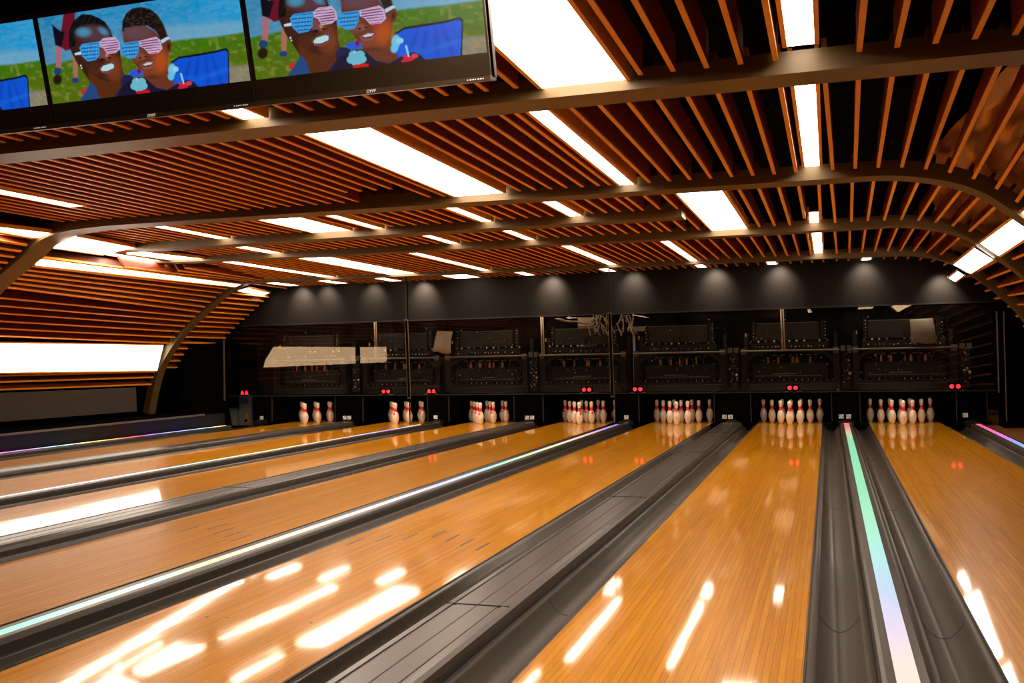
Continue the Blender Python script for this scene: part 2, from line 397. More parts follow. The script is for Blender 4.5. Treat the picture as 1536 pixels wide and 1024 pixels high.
def track_cap(xa, xb, label, yend=16.2):
    """wide flat ball-track cover"""
    bm = MB(); z = .058
    def mp(y): return lambda p: (xa(y) + (xb(y) - xa(y)) * p[0], y, p[1])
    pr = [(0, -.11), (0, z - .035), (.02, z - .012), (.07, z), (.16, z + .002), (.165, z - .003), (.205, z - .003), (.21, z), (.79, z), (.795, z - .003), (.84, z - .003), (.845, z + .002), (.93, z), (.98, z - .012), (1, z - .035), (1, -.11)]
    bm.extrude(pr, mp(LY0), mp(yend))
    o = bm.build('ball_track_cover', [M['captop']], origin=((xa(LY0) + xb(LY0)) / 2, LY0, 0))
    tag(o, label, 'lane divider', 'lane dividers')
    for y in (4.15, 7.6, 11.2, 14.1):
        s = MB(); s.hexa([(xa(y) + .02, y, z + .003), (xb(y) - .02, y, z + .003), (xb(y) - .02, y, z - .01), (xa(y) + .02, y, z - .01)],
               [(xa(y) + .02, y + .008, z + .003), (xb(y) - .02, y + .008, z + .003), (xb(y) - .02, y + .008, z - .01), (xa(y) + .02, y + .008, z - .01)])
        s.build('joint', M['rubber'], o)
    r = MB()
    m = lambda y: (xa(y) + xb(y)) / 2
    r.hexa([(m(LY0) - .003, LY0, z + .0012), (m(LY0) + .003, LY0, z + .0012), (m(LY0) + .003, LY0, z - .01), (m(LY0) - .003, LY0, z - .01)],
           [(m(yend) - .003, yend, z + .0012), (m(yend) + .003, yend, z + .0012), (m(yend) + .003, yend, z - .01), (m(yend) - .003, yend, z - .01)])
    r.build('centre_seam', M['seam'], o)
    return o
def mid(f, g, t=.5): return lambda y: f(y) + (g(y) - f(y)) * t
def off(f, d): return lambda y: f(y) + d
kinds = ['track', 'led', 'track', 'led', 'track', 'led']
capname = ['grey cap between two leftmost lanes', 'glowing strip left of third lane', 'grey cap left of middle lane', 'glowing strip right of middle lane', 'wide grey cap', 'mint glowing divider']
EPS = .0095
for i, kd in enumerate(kinds):
    a, b = off(RIGHT[i], EPS), off(LEFT[i + 1], -EPS)
    if kd == 'track':
        w = lambda y, a=a, b=b: .335
        xc = mid(a, b)
        if i == 4: xc = lambda y: -1.515
        ca, cb = off(xc, -.167), off(xc, .167)
        track_cap(ca, cb, ['dull grey flat track cover between the two leftmost lanes', '', 'grey flat track cover between third and middle lanes, bright streak', '', 'wide grey flat track cover, nearest and largest, streaked with reflections'][i])
    else:
        xc = mid(a, b)
        ca, cb = off(xc, -.0875), off(xc, .0875)
        led_cap(xc, ['', 'slim raised divider with pink to yellow light strip, second from left', '', 'slim divider glowing mint at its near end, right of middle lane', '', 'divider with mint to white light strip between the two rightmost lanes'][i],
                'gap%d%d' % (i + 1, i + 2), yend=[0, 15.6, 0, 15.75, 0, 16.2][i], strength=[0, 1.0, 0, .72, 0, .62][i])
    gutter(a, off(ca, -.002), 'dark grey gutter along right edge of the %s lane' % LNU[i])
    gutter(off(cb, .002), b, 'dark grey gutter along left edge of the %s lane' % LNU[i + 1])
# outer dividers
xl = lambda y: -10.24
led_cap(xl, 'low divider with purple to rainbow light strip along the left wall', 'gap01', yend=15.25, strength=3.0)
gutter(off(xl, .0895), off(LEFT[0], -EPS), 'dark grey gutter between rainbow wall strip and leftmost lane')
xr = lambda y: 2.06
led_cap(xr, 'divider with pink and blue light strip right of the rightmost lane', 'gap7R', yend=16.0, strength=.75)
gutter(off(RIGHT[6], EPS), off(xr, -.0895), 'dark grey gutter between rightmost lane and pink blue strip')

# ------------------------------------------------------------------ pins
IN = .0254
PINP = [(0, .0), (1.0, .0), (1.05, .12), (1.41, .75), (1.78, 1.5), (1.955, 2.25), (2.25, 3.375), (2.355, 4.1), (2.383, 4.5), (2.36, 5.1), (2.26, 5.875), (2.09, 6.6), (1.86, 7.25), (1.53, 8.0), (1.235, 8.625), (1.05, 9.2), (.93, 9.8), (.90, 10.2), (.92, 10.7), (.97, 11.2), (1.05, 11.75), (1.19, 12.625), (1.273, 13.5), (1.22, 14.1), (1.0, 14.6), (.62, 14.92), (.25, 15.0), (0, 15.0)]
def prad(z):
    for (r0, z0), (r1, z1) in zip(PINP, PINP[1:]):
        if z0 <= z <= z1 and z1 > z0: return r0 + (r1 - r0) * (z - z0) / (z1 - z0)
    return .9
P0 = thing('bowling_pin', (0, 0, 0), '', 'bowling pin')
b = MB(); b.lathe([(r * IN, z * IN) for r, z in PINP], seg=24); PB = b.build('body', M['pin'], P0)
b = MB()
zz = [8.55, 8.9, 9.4, 9.8, 10.2, 10.6, 11.0]
pr = [((prad(z) + .035) * IN, z * IN) for z in zz]
pr = [((prad(8.55) - .1) * IN, 8.55 * IN)] + pr + [((prad(11.0) - .1) * IN, 11.0 * IN)]
b.lathe(pr, seg=24); PN = b.build('neck_band', M['pin_red'], P0); PN['label'] = 'red neck band'
def emblem_mesh(a_mid, z_lo, z_hi, aw):
    b = MB()
    # a ragged round badge that hugs the belly
    rows = 7
    for k in range(rows):
        z0 = z_lo + (z_hi - z_lo) * k / rows; z1 = z_lo + (z_hi - z_lo) * (k + 1) / rows
        u = ((k + .5) / rows - .5) * 2
        hw = aw * math.sqrt(max(.05, 1 - u * u)) * (1 if k % 2 else .8)
        prf = [((prad(z) + .03) * IN, z * IN) for z in (z0, (z0 + z1) / 2, z1)]
        b.lathe(prf, seg=5, a0=a_mid - hw, a1=a_mid + hw)
    return b
EMB = [emblem_mesh(-PI / 2 + a, 6.3, 8.1, .52).build('emblem', M['emblem'], P0) for a in (-.55, .0, .6)]
EMBT = emblem_mesh(-PI / 2 + .1, 7.5, 8.2, .22).build('emblem', M['emblem'], P0)
for o in EMB + [EMBT]: o.parent = None; COL.objects.unlink(o)
ps = .3048; rowd = ps * math.sqrt(3) / 2
spots = [(0, 0, 'lone head pin at the front'), (-.5, 1, 'second row left'), (.5, 1, 'second row right'), (-1, 2, 'third row left'), (0, 2, 'third row centre'), (1, 2, 'third row right'),
         (-1.5, 3, 'back row far left'), (-.5, 3, 'back row second from left'), (.5, 3, 'back row third from left'), (1.5, 3, 'back row far right')]
def place_pin(lane, sx, sy, pos):
    x, y = PINX[lane] + sx * ps + (-.024 * sy if lane == 0 else 0), HEADY + sy * rowd
    rz = random.uniform(-.25, .25)
    r = P0.copy(); COL.objects.link(r); r.location = (x, y, 0.0); r.rotation_euler = (0, 0, rz)
    r['label'] = 'red-banded white pin, %s, %s' % (pos, LN[lane]); r['group'] = 'bowling pins standing in racks of ten'
    for ch in (PB, PN):
        c = ch.copy(); COL.objects.link(c); c.parent = r
    em = None
    if 1 <= lane <= 3 and random.random() < .75: em = random.choice(EMB)
    elif lane in (4, 0, 5) and random.random() < .5: em = EMBT
    if em is not None:
        c = em.copy(); COL.objects.link(c); c.parent = r; c['label'] = 'red printed badge'
for lane in range(7):
    for sx, sy, pos in spots: place_pin(lane, sx, sy, pos)
for o in (PB, PN, P0): COL.objects.unlink(o)
for o in (PB, PN, P0): bpy.data.objects.remove(o)
for o in EMB + [EMBT]: bpy.data.objects.remove(o)

# ------------------------------------------------------------------ room shell
def struct(name, bm, m, label=None, cat=None):
    o = bm.build(name, m); o['kind'] = 'structure'
    if label: o['label'] = label
    if cat: o['category'] = cat
    return o
b = MB(); b.box(-13.5, 5.5, -8, 21, -.32, -.125); struct('floor', b, M['slab'])
b = MB(); b.box(2.155, 5.2, LY0, 21, -.12, -.002); struct('floor_right', b, M['floorwood'])
b = MB(); b.box(-13.4, 5.2, -8, LY0 - .01, -.12, -.001); struct('floor_approach', b, M['floorwood'])
b = MB(); b.box(-13.5, 5.5, -8, 21, 3.25, 3.35); struct('ceiling', b, M['plenum'])
b = MB(); b.box(-13.7, -13.5, -8, 21, -.3, 3.35); struct('wall_left', b, M['plenum'])
b = MB(); b.box(5.3, 5.5, -8, 21, -.3, 3.35); struct('wall_right', b, M['plenum'])
b = MB(); b.box(-13.6, 5.4, 20.8, 21, -.3, 3.35); struct('wall_back', b, M['plenum'])
# wall above the glass, in three boards parted by the posts
HY = 16.4
HZ = 1.88
for k, (x0, x1) in enumerate(((-11.05, -7.222), (-7.200, -3.520), (-3.498, 2.42))):
    b = MB(); b.box(x0, x1, HY - .01, HY + .05, HZ, 3.2)
    struct('wall_front', b, M['header'])
b = MB(); b.box(-13.5, -11.05, HY - .05, HY + .1, -.1, 3.2); struct('wall_front_left', b, M['black'])
b = MB(); b.box(2.42, 5.3, HY - .45, HY - .33, -.002, 3.2); b.box(2.42, 2.5, HY - .33, HY + .1, -.002, 3.2); struct('wall_front_right', b, M['black'])
# left riser below the slats with its ledge
b = MB(); b.box(-10.56, -10.36, 1.2, 15.35, -.12, .27); o = struct('baseboard_left', b, M['riser'])
b = MB(); b.box(-13.4, -10.36, 1.2, 15.29, .27, .283); o = struct('trim_1', b, M['black'])
b = MB(); b.box(-10.372, -10.352, 1.2, 14.75, .262, .290); struct('trim_2', b, M['steel'])
b = MB(); b.box(-11.02, -10.36, 15.36, 16.34, -.1, -.02); b.box(-11.30, -11.02, 15.30, 16.34, -.1, 2.3); struct('wall_left_return', b, M['black'])
b = MB(); b.box(-11.018, -11.00, 16.30, 16.335, .45, 1.9); struct('trim_3', b, M['steel'])
b = MB(); b.box(2.400, 2.416, 16.30, 16.33, .50, 1.72); b.box(2.440, 2.452, 15.93, 15.945, .1, 1.70); struct('trim_4', b, M['steel'])

# ------------------------------------------------------------------ steel ribs and the curved slatted vault
ZR = 2.5          # underside of the ribs
ZS = 2.575        # underside of the slats
PA = [(-6.6, 2.515), (-6.894, 2.505), (-7.139, 2.485), (-7.334, 2.447), (-7.46, 2.396), (-7.587, 2.3), (-7.734, 2.205), (-7.918, 2.088), (-8.049, 1.998), (-8.162, 1.913), (-8.6, 1.62), (-9.3, 1.28), (-10.2, .95), (-11.0, .62), (-11.6, .283)]
PBc = [(-9.2, 2.53), (-9.57, 2.505), (-9.91, 2.364), (-10.19, 2.168), (-10.47, 1.955), (-10.72, 1.768), (-10.93, 1.55), (-11.11, 1.328), (-11.28, 1.06), (-11.39, .76), (-11.46, .49), (-11.51, .283)]
PR = [(.95, 2.515), (1.15, 2.505), (1.33, 2.478), (1.546, 2.425), (1.761, 2.33), (1.90, 2.224), (2.04, 2.108), (2.18, 1.992), (2.317, 1.86), (2.453, 1.711), (2.574, 1.545), (2.68, 1.35), (2.765, 1.1), (2.82, .8), (2.85, .4), (2.86, 0)]
def shift(p, d): return [(x + d, z) for x, z in p]
def arclen(p):
    s = [0]
    for a, c in zip(p, p[1:]): s.append(s[-1] + math.hypot(c[0] - a[0], c[1] - a[1]))
    return s
def at_s(p, s):
    L = arclen(p)
    if s <= 0:
        d = Vector((p[1][0] - p[0][0], p[1][1] - p[0][1])).normalized(); q = Vector(p[0]) + d * s; t = d
    else:
        i = 0
        while i < len(L) - 2 and L[i + 1] < s: i += 1
        u = (s - L[i]) / (L[i + 1] - L[i]); q = Vector(p[i]).lerp(Vector(p[i + 1]), u)
        # smooth tangent
        def tg(j):
            a = Vector(p[max(j - 1, 0)]); c = Vector(p[min(j + 1, len(p) - 1)]); return (c - a).normalized()
        t = tg(i).lerp(tg(i + 1), min(1, u)).normalized()
    return q, t
def s_of(p, idx): return arclen(p)[idx]
def densify(p, n=4):
    out = []
    for i in range(len(p) - 1):
        p0 = Vector(p[max(i - 1, 0)]); p1 = Vector(p[i]); p2 = Vector(p[i + 1]); p3 = Vector(p[min(i + 2, len(p) - 1)])
        L = (p2 - p1).length
        m1 = (p2 - p0) / max(1e-6, (p2 - p1).length + (p1 - p0).length) * L; m2 = (p3 - p1) / max(1e-6, (p3 - p2).length + L) * L
        for k in range(n):
            t = k / n; t2 = t * t; t3 = t2 * t
            out.append(tuple((2 * t3 - 3 * t2 + 1) * p1 + (t3 - 2 * t2 + t) * m1 + (3 * t2 - 2 * t3) * p2 + (t3 - t2) * m2))
    out.append(tuple(p[-1])); return out
def rib(path, y0, y1, slope, depth, label):
    """steel band following path (x,z), between y0 and y1 at x = 0"""
    path = densify(path, 3)
    def yy(x, y): return y + slope * min(0, max(x, -9.5))
    N = len(path); bm = MB(); vs = []
    for i, (x, z) in enumerate(path):
        a = Vector(path[max(i - 1, 0)]); c = Vector(path[min(i + 1, N - 1)]); t = (c - a).normalized()
        nrm = Vector((-t.y, t.x))
        if nrm.dot(Vector((x + 4.3, (z - .4) * 1.0)) if abs(x + 4.3) > 3.5 else Vector((0, 1))) < 0: nrm = -nrm      # away from the room
        ox, oz = x + nrm.x * depth, z + nrm.y * depth
        vs += [(x, yy(x, y0), z), (x, yy(x, y1), z), (ox, yy(x, y1), oz), (ox, yy(x, y0), oz)]
    fs = []
    for i in range(N - 1):
        for k in range(4): fs.append((i * 4 + k, i * 4 + (k + 1) % 4, i * 4 + 4 + (k + 1) % 4, i * 4 + 4 + k))
    fs += [(3, 2, 1, 0), (4 * N - 4, 4 * N - 3, 4 * N - 2, 4 * N - 1)]
    bm.add(vs, fs)
    m = path[len(path) // 2]
    o = bm.build('steel_rib', M['rib'], origin=(m[0], y0, m[1]))
    tag(o, label, 'ceiling beam', 'steel ribs across the slatted ceiling')
def full(leftp, rightp): return list(reversed(rightp)) + leftp
rib(full(shift(PA, .35), shift(PR, -.12)), 5.0, 5.25, 0, .11, 'nearest dark bronze rib, running straight across just beyond the screens')
rib(full(PA, shift(PR, -.62)), 8.17, 8.42, .035, .12, 'second dark bronze rib from the front, curving down at both sides')
rib([(-1.33, 2.5), (-2.5, 2.5), (-5, 2.5), (-7.0, 2.5), (-8.06, 2.512)], 9.65, 9.92, 0, .14, 'short third bronze rib that stops at a wide square light')
rib([*reversed(shift(PR, -.30)), (-1, 2.5), (-5, 2.505), (-9.25, 2.516)], 11.5, 11.73, .045, .12, 'fourth bronze rib from front, arching down on the right side only')
rib(full(PBc, PR), 15.12, 15.30, .04, .13, 'farthest bronze rib, its left leg standing on the purple-lit ledge')
def yrib(k, x):
    y, s = {1: (5.0, 0), 2: (8.17, .035), 25: (9.65, 0), 3: (11.5, .045), 4: (15.12, .04)}[k]
    return y + s * min(0, max(x, -9.5))
WR = {1: .25, 2: .25, 25: .27, 3: .23, 4: .18}

# lights in the flat ceiling: (bay, type, x0, x1, y0, y1, dz)   image pixels back-projected onto the slat plane
FL = [
 (0, 'panel', -1.40, -.955, 2.2, 4.99, 0), (0, 'strip', -.155, -.03, 2.2, 4.9, .05), (0, 'strip', -3.20, -3.06, 4.05, 4.98, 0),
 (1, 'panel', -3.06, -2.615, 5.28, 8.02, 0), (1, 'strip', -1.61, -1.495, 5.28, 8.06, 0), (1, 'strip', -.145, -.035, 5.28, 8.12, .05),
 (1, 'strip', -6.37, -6.22, 5.5, 7.14, 0),
 (2, 'panel', -5.33, -4.88, 8.28, 9.62, 0), (2, 'strip', -4.60, -4.50, 8.28, 9.62, 0), (2, 'strip', -3.37, -3.27, 8.33, 9.62, 0), (2, 'strip', -2.44, -2.32, 8.37, 9.62, 0),
 (2, 'strip', -6.53, -6.40, 8.22, 9.62, 0),
 (2, 'square', -1.235, -.845, 8.45, 11.44, 0), (2, 'strip', -.166, -.07, 10.95, 11.46, .03),
 (3, 'strip', -6.83, -6.67, 9.95, 11.18, 0), (3, 'strip', -4.37, -4.27, 9.95, 11.28, 0), (3, 'strip', -3.41, -3.315, 9.95, 11.32, 0),
 (4, 'strip', -7.98, -7.80, 11.45, 14.77, 0), (4, 'panel', -6.83, -6.37, 11.5, 14.84, 0), (4, 'strip', -5.25, -5.12, 11.56, 14.88, 0), (4, 'strip', -3.20, -3.08, 11.63, 14.97, 0),
 (4, 'strip', -1.95, -1.85, 11.7, 15.0, 0), (4, 'strip', -.162, -.053, 11.75, 15.05, .03),
 (5, 'square', -9.44, -9.22, 15.02, 16.10, 0), (5, 'square', -8.44, -8.25, 15.05, 16.12, 0), (5, 'square', -7.37, -7.19, 15.08, 16.14, 0), (5, 'panel', -6.16, -5.73, 15.12, 16.16, 0),
 (5, 'square', -4.90, -4.75, 15.2, 16.2, 0), (5, 'square', -3.50, -3.34, 15.25, 16.2, 0), (5, 'square', -1.98, -1.85, 15.33, 16.22, 0), (5, 'square', -.885, -.755, 15.33, 16.22, 0), (5, 'square', .518, .645, 15.33, 16.22, 0),
]
BAYN = {0: 'before the nearest rib', 1: 'between nearest and second ribs', 2: 'just behind the second rib', 3: 'just behind the short third rib', 4: 'between fourth and farthest ribs', 5: 'beyond the farthest rib'}
TYN = {'panel': 'wide white light panel', 'strip': 'slim white strip light', 'square': 'small white strip light'}
def make_light(corners, n, name, label, matl, thick=.05, frame=.022, wood=True, deep=.11):
    """corners: near-left, near-right, far-right, far-left of the lit face; n points into the room"""
    c = [Vector(p) for p in corners]; n = Vector(n).normalized()
    o0 = sum(c, Vector()) / 4
    t = thing(name, o0, label, 'ceiling light', 'ceiling lights')
    f = MB()
    ctr = o0
    for (p, q) in ((0, 3), (1, 2)):
        a, e = c[p], c[q]
        other = c[1] if p == 0 else c[0]
        outw = (a - other).normalized()
        f.hexa([a, a + outw * frame, a + outw * frame - n * deep, a - n * deep], [e, e + outw * frame, e + outw * frame - n * deep, e - n * deep], 0)
    # the tray behind the diffuser
    f.hexa([p - n * thick for p in c], [p - n * (thick + .03 * min(1, thick / .05)) for p in c], 1)
    f.build('frame', [M['slat_edge_lit'] if wood else M['lighthouse'], M['lighthouse']], t)
    d = MB()
    ins = [p + (ctr - p) * .004 for p in c]
    d.hexa([p - n * .004 for p in ins], [p - n * (thick - .004) for p in ins])
    d.build('diffuser', matl, t)
    return t
cnt = {}
for bay in range(6):
    for ty in ('panel', 'strip', 'square'):
        items = sorted([l for l in FL if l[0] == bay and l[1] == ty], key=lambda l: l[2])
        for i, (_, _, x0, x1, y0, y1, dz) in enumerate(items):
            z = ZS - .012 + dz
            nm = TYN[ty] if not (ty == 'square' and bay == 2) else 'broad white light'
            place = BAYN[bay]
            lab = '%s %s' % (nm, place) + ('' if len(items) == 1 else ', ' + nth(i, len(items)))
            make_light([(x0, y0, z), (x1, y0, z), (x1, y1, z), (x0, y1, z)], (0, 0, -1), 'ceiling_light', lab, M['light'])

# lights on the curved flanks (corners: near-left, near-right, far-right, far-left, seen from the lanes)
def flank_light(c, label, m='light'):
    c = [Vector(p) for p in c]
    n = (c[1] - c[0]).cross(c[3] - c[0]).normalized()
    if n.dot(Vector((-3, c[0].y, 1.2)) - c[0]) < 0: n = -n
    make_light(c, n, 'wall_light', label, M[m], deep=.035, thick=.02)
FLK = [  # corners precomputed by back-projecting image pixels at chosen depths
 ([(-7.60, 6.6, 2.41), (-7.40, 6.6, 2.455), (-7.295, 8.0, 2.478), (-7.46, 8.0, 2.44)], 'white light panel on the left curve just before the second rib'),
 ([(-7.515, 8.18, 2.368), (-7.225, 8.18, 2.464), (-7.702, 9.66, 2.528), (-8.147, 9.66, 2.466)], 'broad white light panel on the left curve just behind second rib'),
 ([(-8.055, 9.95, 2.501), (-7.796, 9.95, 2.512), (-7.819, 11.2, 2.54), (-8.319, 11.2, 2.547)], 'white light panel on left curve behind the short third rib'),
 ([(-8.306, 9.9, 2.496), (-8.20, 9.9, 2.510), (-8.533, 11.4, 2.553), (-8.62, 11.4, 2.545)], 'thin white strip light under the panel behind short third rib'),
 ([(-7.765, 8.2, 2.205), (-7.700, 8.2, 2.265), (-9.545, 14.68, 2.500), (-9.640, 14.68, 2.468)], 'very long thin white strip light along top of the left wall slats'),
 ([(-9.84, 15.05, 2.42), (-9.63, 15.05, 2.46), (-9.92, 16.2, 2.455), (-10.09, 16.2, 2.42)], 'short white light on left curve beside the dark end wall'),
 ([(1.39, 8.1, 2.16), (1.51, 8.1, 2.035), (1.721, 11.45, 2.127), (1.549, 11.45, 2.265)], 'wide white light panel on right curve between second and fourth ribs'),
 ([(1.522, 11.75, 2.239), (1.70, 11.75, 2.107), (1.904, 15.06, 2.205), (1.69, 15.06, 2.339)], 'white light panel on the right curve between fourth and farthest ribs'),
 ([(1.765, 15.36, 2.262), (1.845, 15.36, 2.20), (1.835, 16.22, 2.175), (1.748, 16.22, 2.235)], 'small white light on right curve beyond the farthest rib'),
]
for c, lab in FLK: flank_light(c, lab)
flank_light([(-11.28, 10.42, 1.10), (-11.28, 10.42, 1.512), (-11.125, 14.68, 1.497), (-11.262, 14.68, 1.062)], 'long wide white light panel low on the left wall', 'light_wall')
flank_light([(-11.32, 8.5, 1.12), (-11.32, 8.5, 1.53), (-11.29, 10.12, 1.513), (-11.29, 10.12, 1.102)], 'shorter white light panel mirrored beside the long one in the glass', 'light_wall')

# flat slats, bay by bay
def in_light(x, y0, y1):
    for (bay, ty, a, c, ya, yb, dz) in FL:
        if a - .045 < x < c + .045 and ya < y1 - .1 and yb > y0 + .1: return True
    return False
def in_flat_light(x, y0, y1):
    return any(a - .05 < x < c + .05 and ya < y1 - .2 and yb > y0 + .2 and yb - ya > .4 and bay in (0, 1, 2, 4, 5) and (yb - ya) > .55 for (bay, ty, a, c, ya, yb, dz) in FL)
def bay_slats(bm, xs, ya, yb, clip=None):
    for x in xs:
        y0, y1 = ya(x), yb(x)
        if clip: y0 = max(y0, clip(x))
        if y1 - y0 < .08: continue
        # cut around lights
        segs = [(y0, y1)]
        for (bay, ty, a, c, la, lb, dz) in FL:
            if a - .05 < x < c + .05:
                ns = []
                for (s0, s1) in segs:
                    if lb <= s0 or la >= s1: ns.append((s0, s1)); continue
                    if la - s0 > .25: ns.append((s0, la - .02))
                    if s1 - lb > .25: ns.append((lb + .02, s1))
                segs = ns
        for s0, s1 in segs:
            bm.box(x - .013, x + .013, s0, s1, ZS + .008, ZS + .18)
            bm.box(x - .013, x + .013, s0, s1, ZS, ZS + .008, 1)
XR = [-.875 + .1655 * k for k in range(-5, 6)]
XR0 = [.172 + .167 * k for k in range(5)]
XL = [-1.795 - .1365 * k for k in range(0, 62)]
def xs_range(lo, hi): return [x for x in XR + XL if lo <= x <= hi]
GAP = .035
slat_specs = [
 ('slats before the nearest rib', lambda x: (2.2 if x > -1.45 else 4.0), lambda x: yrib(1, x) - GAP, (-7.2, .95), None),
 ('slats between the nearest and second ribs', lambda x: yrib(1, x) + WR[1] + GAP, lambda x: (7.5 if -3.9 < x < -3.3 else yrib(2, x) - GAP), (-7.15, .92), None),
 ('slats between the second and fourth ribs', None, None, None, None),
 ('slats between the fourth and farthest ribs', lambda x: yrib(3, x) + WR[3] + GAP, lambda x: yrib(4, x) - GAP, (-9.15, 1.16), lambda x: (8.13 + (-7.35 - x) / .26 if x < -7.35 else 0)),
 ('slats beyond the farthest rib', lambda x: yrib(4, x) + WR[4] + GAP, lambda x: HY - .03, (-9.5, 1.35), None),
]
for nm, ya, yb, rng, clip in slat_specs:
    b = MB()
    if ya is None:
        bay_slats(b, xs_range(-7.7, -1.4), lambda x: yrib(2, x) + WR[2] + GAP, lambda x: yrib(25, x) - GAP)
        bay_slats(b, xs_range(-7.75, -1.4), lambda x: yrib(25, x) + WR[25] + GAP, lambda x: yrib(3, x) - GAP)
        bay_slats(b, xs_range(-1.39, 1.0), lambda x: yrib(2, x) + WR[2] + GAP, lambda x: yrib(3, x) - GAP)
    else:
        bay_slats(b, xs_range(*rng) + (XR0 if 'before' in nm else []), ya, yb, clip)
    struct('ceiling_slats', b, [M['slat'], M['slat_edge_lit']], 'flat run of orange wooden ' + nm, 'slatted ceiling')

# curved slats: left flank
def nrm_in(t, side):
    n = Vector((t.y, -t.x))
    if side == 'L' and n.x < 0: n = -n
    if side == 'R' and n.x > 0: n = -n
    if n.y > 0 and abs(n.y) > .3: n = -n
    return Vector((n.x, 0, n.y))
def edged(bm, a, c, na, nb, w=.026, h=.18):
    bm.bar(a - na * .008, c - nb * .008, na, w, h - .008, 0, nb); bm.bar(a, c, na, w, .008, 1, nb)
def ruled(bm, pa, ya, sa, pb, yb, sb, side, w=.026, h=.18, u0=0., u1=1., lift=.03):
    qa, ta = at_s(pa, sa); qb, tb = at_s(pb, sb)
    na, nb = nrm_in(ta, side), nrm_in(tb, side)
    a = Vector((qa.x, ya, qa.y)); c = Vector((qb.x, yb, qb.y))
    a2, c2 = a.lerp(c, u0), a.lerp(c, u1)
    # stand a little behind the rib faces
    a2 = a2 - na * lift; c2 = c2 - nb * lift
    edged(bm, a2, c2, na, nb, w, h)
b = MB()
PA1 = shift(PA, .35)
sA0 = s_of(PA, 3)                                   # where the near curve starts
PAd, PBd, PA1d = densify(PA, 4), densify(PBc, 4), densify(PA1, 4)
sA = arclen(PA)[3]; sB = arclen(PBc)[1]
for k in range(16):
    s = sA + .13 + .10 * k
    ruled(b, PA1d, 5.27, s + .02, PAd, 7.87, s, 'L')
struct('wall_left_slats', b, [M['slat'], M['slat_edge_lit']], 'orange wooden slats on the left curve before the second rib', 'slatted wall')
b = MB()
for k in range(3):      # between the curved panel and the long strip
    ruled(b, PAd, 8.12, sA + .02 + .10 * k + .17, PBd, 14.70, sB - .42 + .14 * k, 'L', u0=.52 if k < 2 else .30)
for k in range(1, 8):
    ruled(b, PAd, 8.12, sA + .47 - .08 + .073 * k, PBd, 14.70, sB + .133 * k, 'L')
near = [(-8.717, 8.5, 1.91), (-9.231, 9.0, 1.862), (-9.745, 9.5, 1.812), (-10.259, 10.0, 1.745), (-10.773, 10.5, 1.676), (-11.185, 10.9, 1.593)]
for k, p in enumerate(near):
    q, t = at_s(PBd, sB + .133 * (8 + k)); n = nrm_in(t, 'L')
    c = Vector((q.x, 14.70, q.y)) - n * .03; a = Vector(p) - n * .03
    a = c + (a - c) * 1.12
    edged(b, a, c, n, n)
for p, q in (((-11.50, 11.2, 1.042), (-11.332, 14.7, 1.034)), ((-11.50, 11.2, .951), (-11.362, 14.7, .94)), ((-11.502, 11.2, .841), (-11.406, 14.7, .816))):
    c = Vector(q); a = c + (Vector(p) - c) * 1.5
    nn = Vector((.93, 0, -.36)); edged(b, a, c, nn, nn)
struct('wall_left_slats', b, [M['slat'], M['slat_edge_lit']], 'orange wooden slats sweeping down the left wall around the light panel', 'slatted wall')
b = MB()
k = 0
for k in range(-1, 17):
    s = sB + .12 + .133 * k
    if .28 < s - sB < .62 and False: continue
    q, t = at_s(PBd, s)
    if q.y < .72: break
    if 2.40 < q.y < 2.47: continue
    ruled(b, PBd, 14.92, s, shift(PBd, -.06), HY - .1, s, 'L')
struct('wall_left_slats', b, [M['slat'], M['slat_edge_lit']], 'short orange wooden slats on left curve beyond the farthest rib', 'slatted wall')
# right flank
PRF = [(-.6, 2.522), (-.1, 2.522), (.4, 2.522), (.75, 2.520)] + PR
PRd = densify(PRF, 4)
sR = arclen(PRF)[6]                                  # where the curve begins
for (d0, y0, d1, y1, xf, pit, k0, skip, lab) in ((-.12, 5.28, -.62, 8.12, .06, .166, 0, None, 'before the second rib'), (-.62, 8.45, -.30, 11.46, .10, .168, 0, (.52, .84), 'between second and fourth ribs'),
                                   (-.30, 11.76, 0, 15.08, .144, .171, 0, (.33, .67), 'between fourth and farthest ribs'), (0, 15.33, .03, HY - .06, .150, .171, 0, (.40, .60), 'beyond the farthest rib')):
    b = MB()
    for k in range(26):
        s = xf + pit * k - (1.33 + d1) + sR          # place along the far profile
        if in_flat_light(xf + pit * k, y0, y1): continue
        if skip and skip[0] < s - sR < skip[1]: continue
        v = min(1, max(0, (s - sR) / .5))
        ds = (d1 - d0) - .055 - .09 * v if y0 > 8 and y0 < 15 else (d1 - d0) - .0
        if y0 < 8: ds = (d1 - d0) - .05
        if s + ds > arclen(PRd)[-1] - .15: break
        ruled(b, shift(PRd, d0), y0, s + ds, shift(PRd, d1), y1, s, 'R', lift=.055)
    struct('wall_right_slats', b, [M['slat'], M['slat_edge_lit']], 'orange wooden slats on the right side and its curve ' + lab, 'slatted wall')

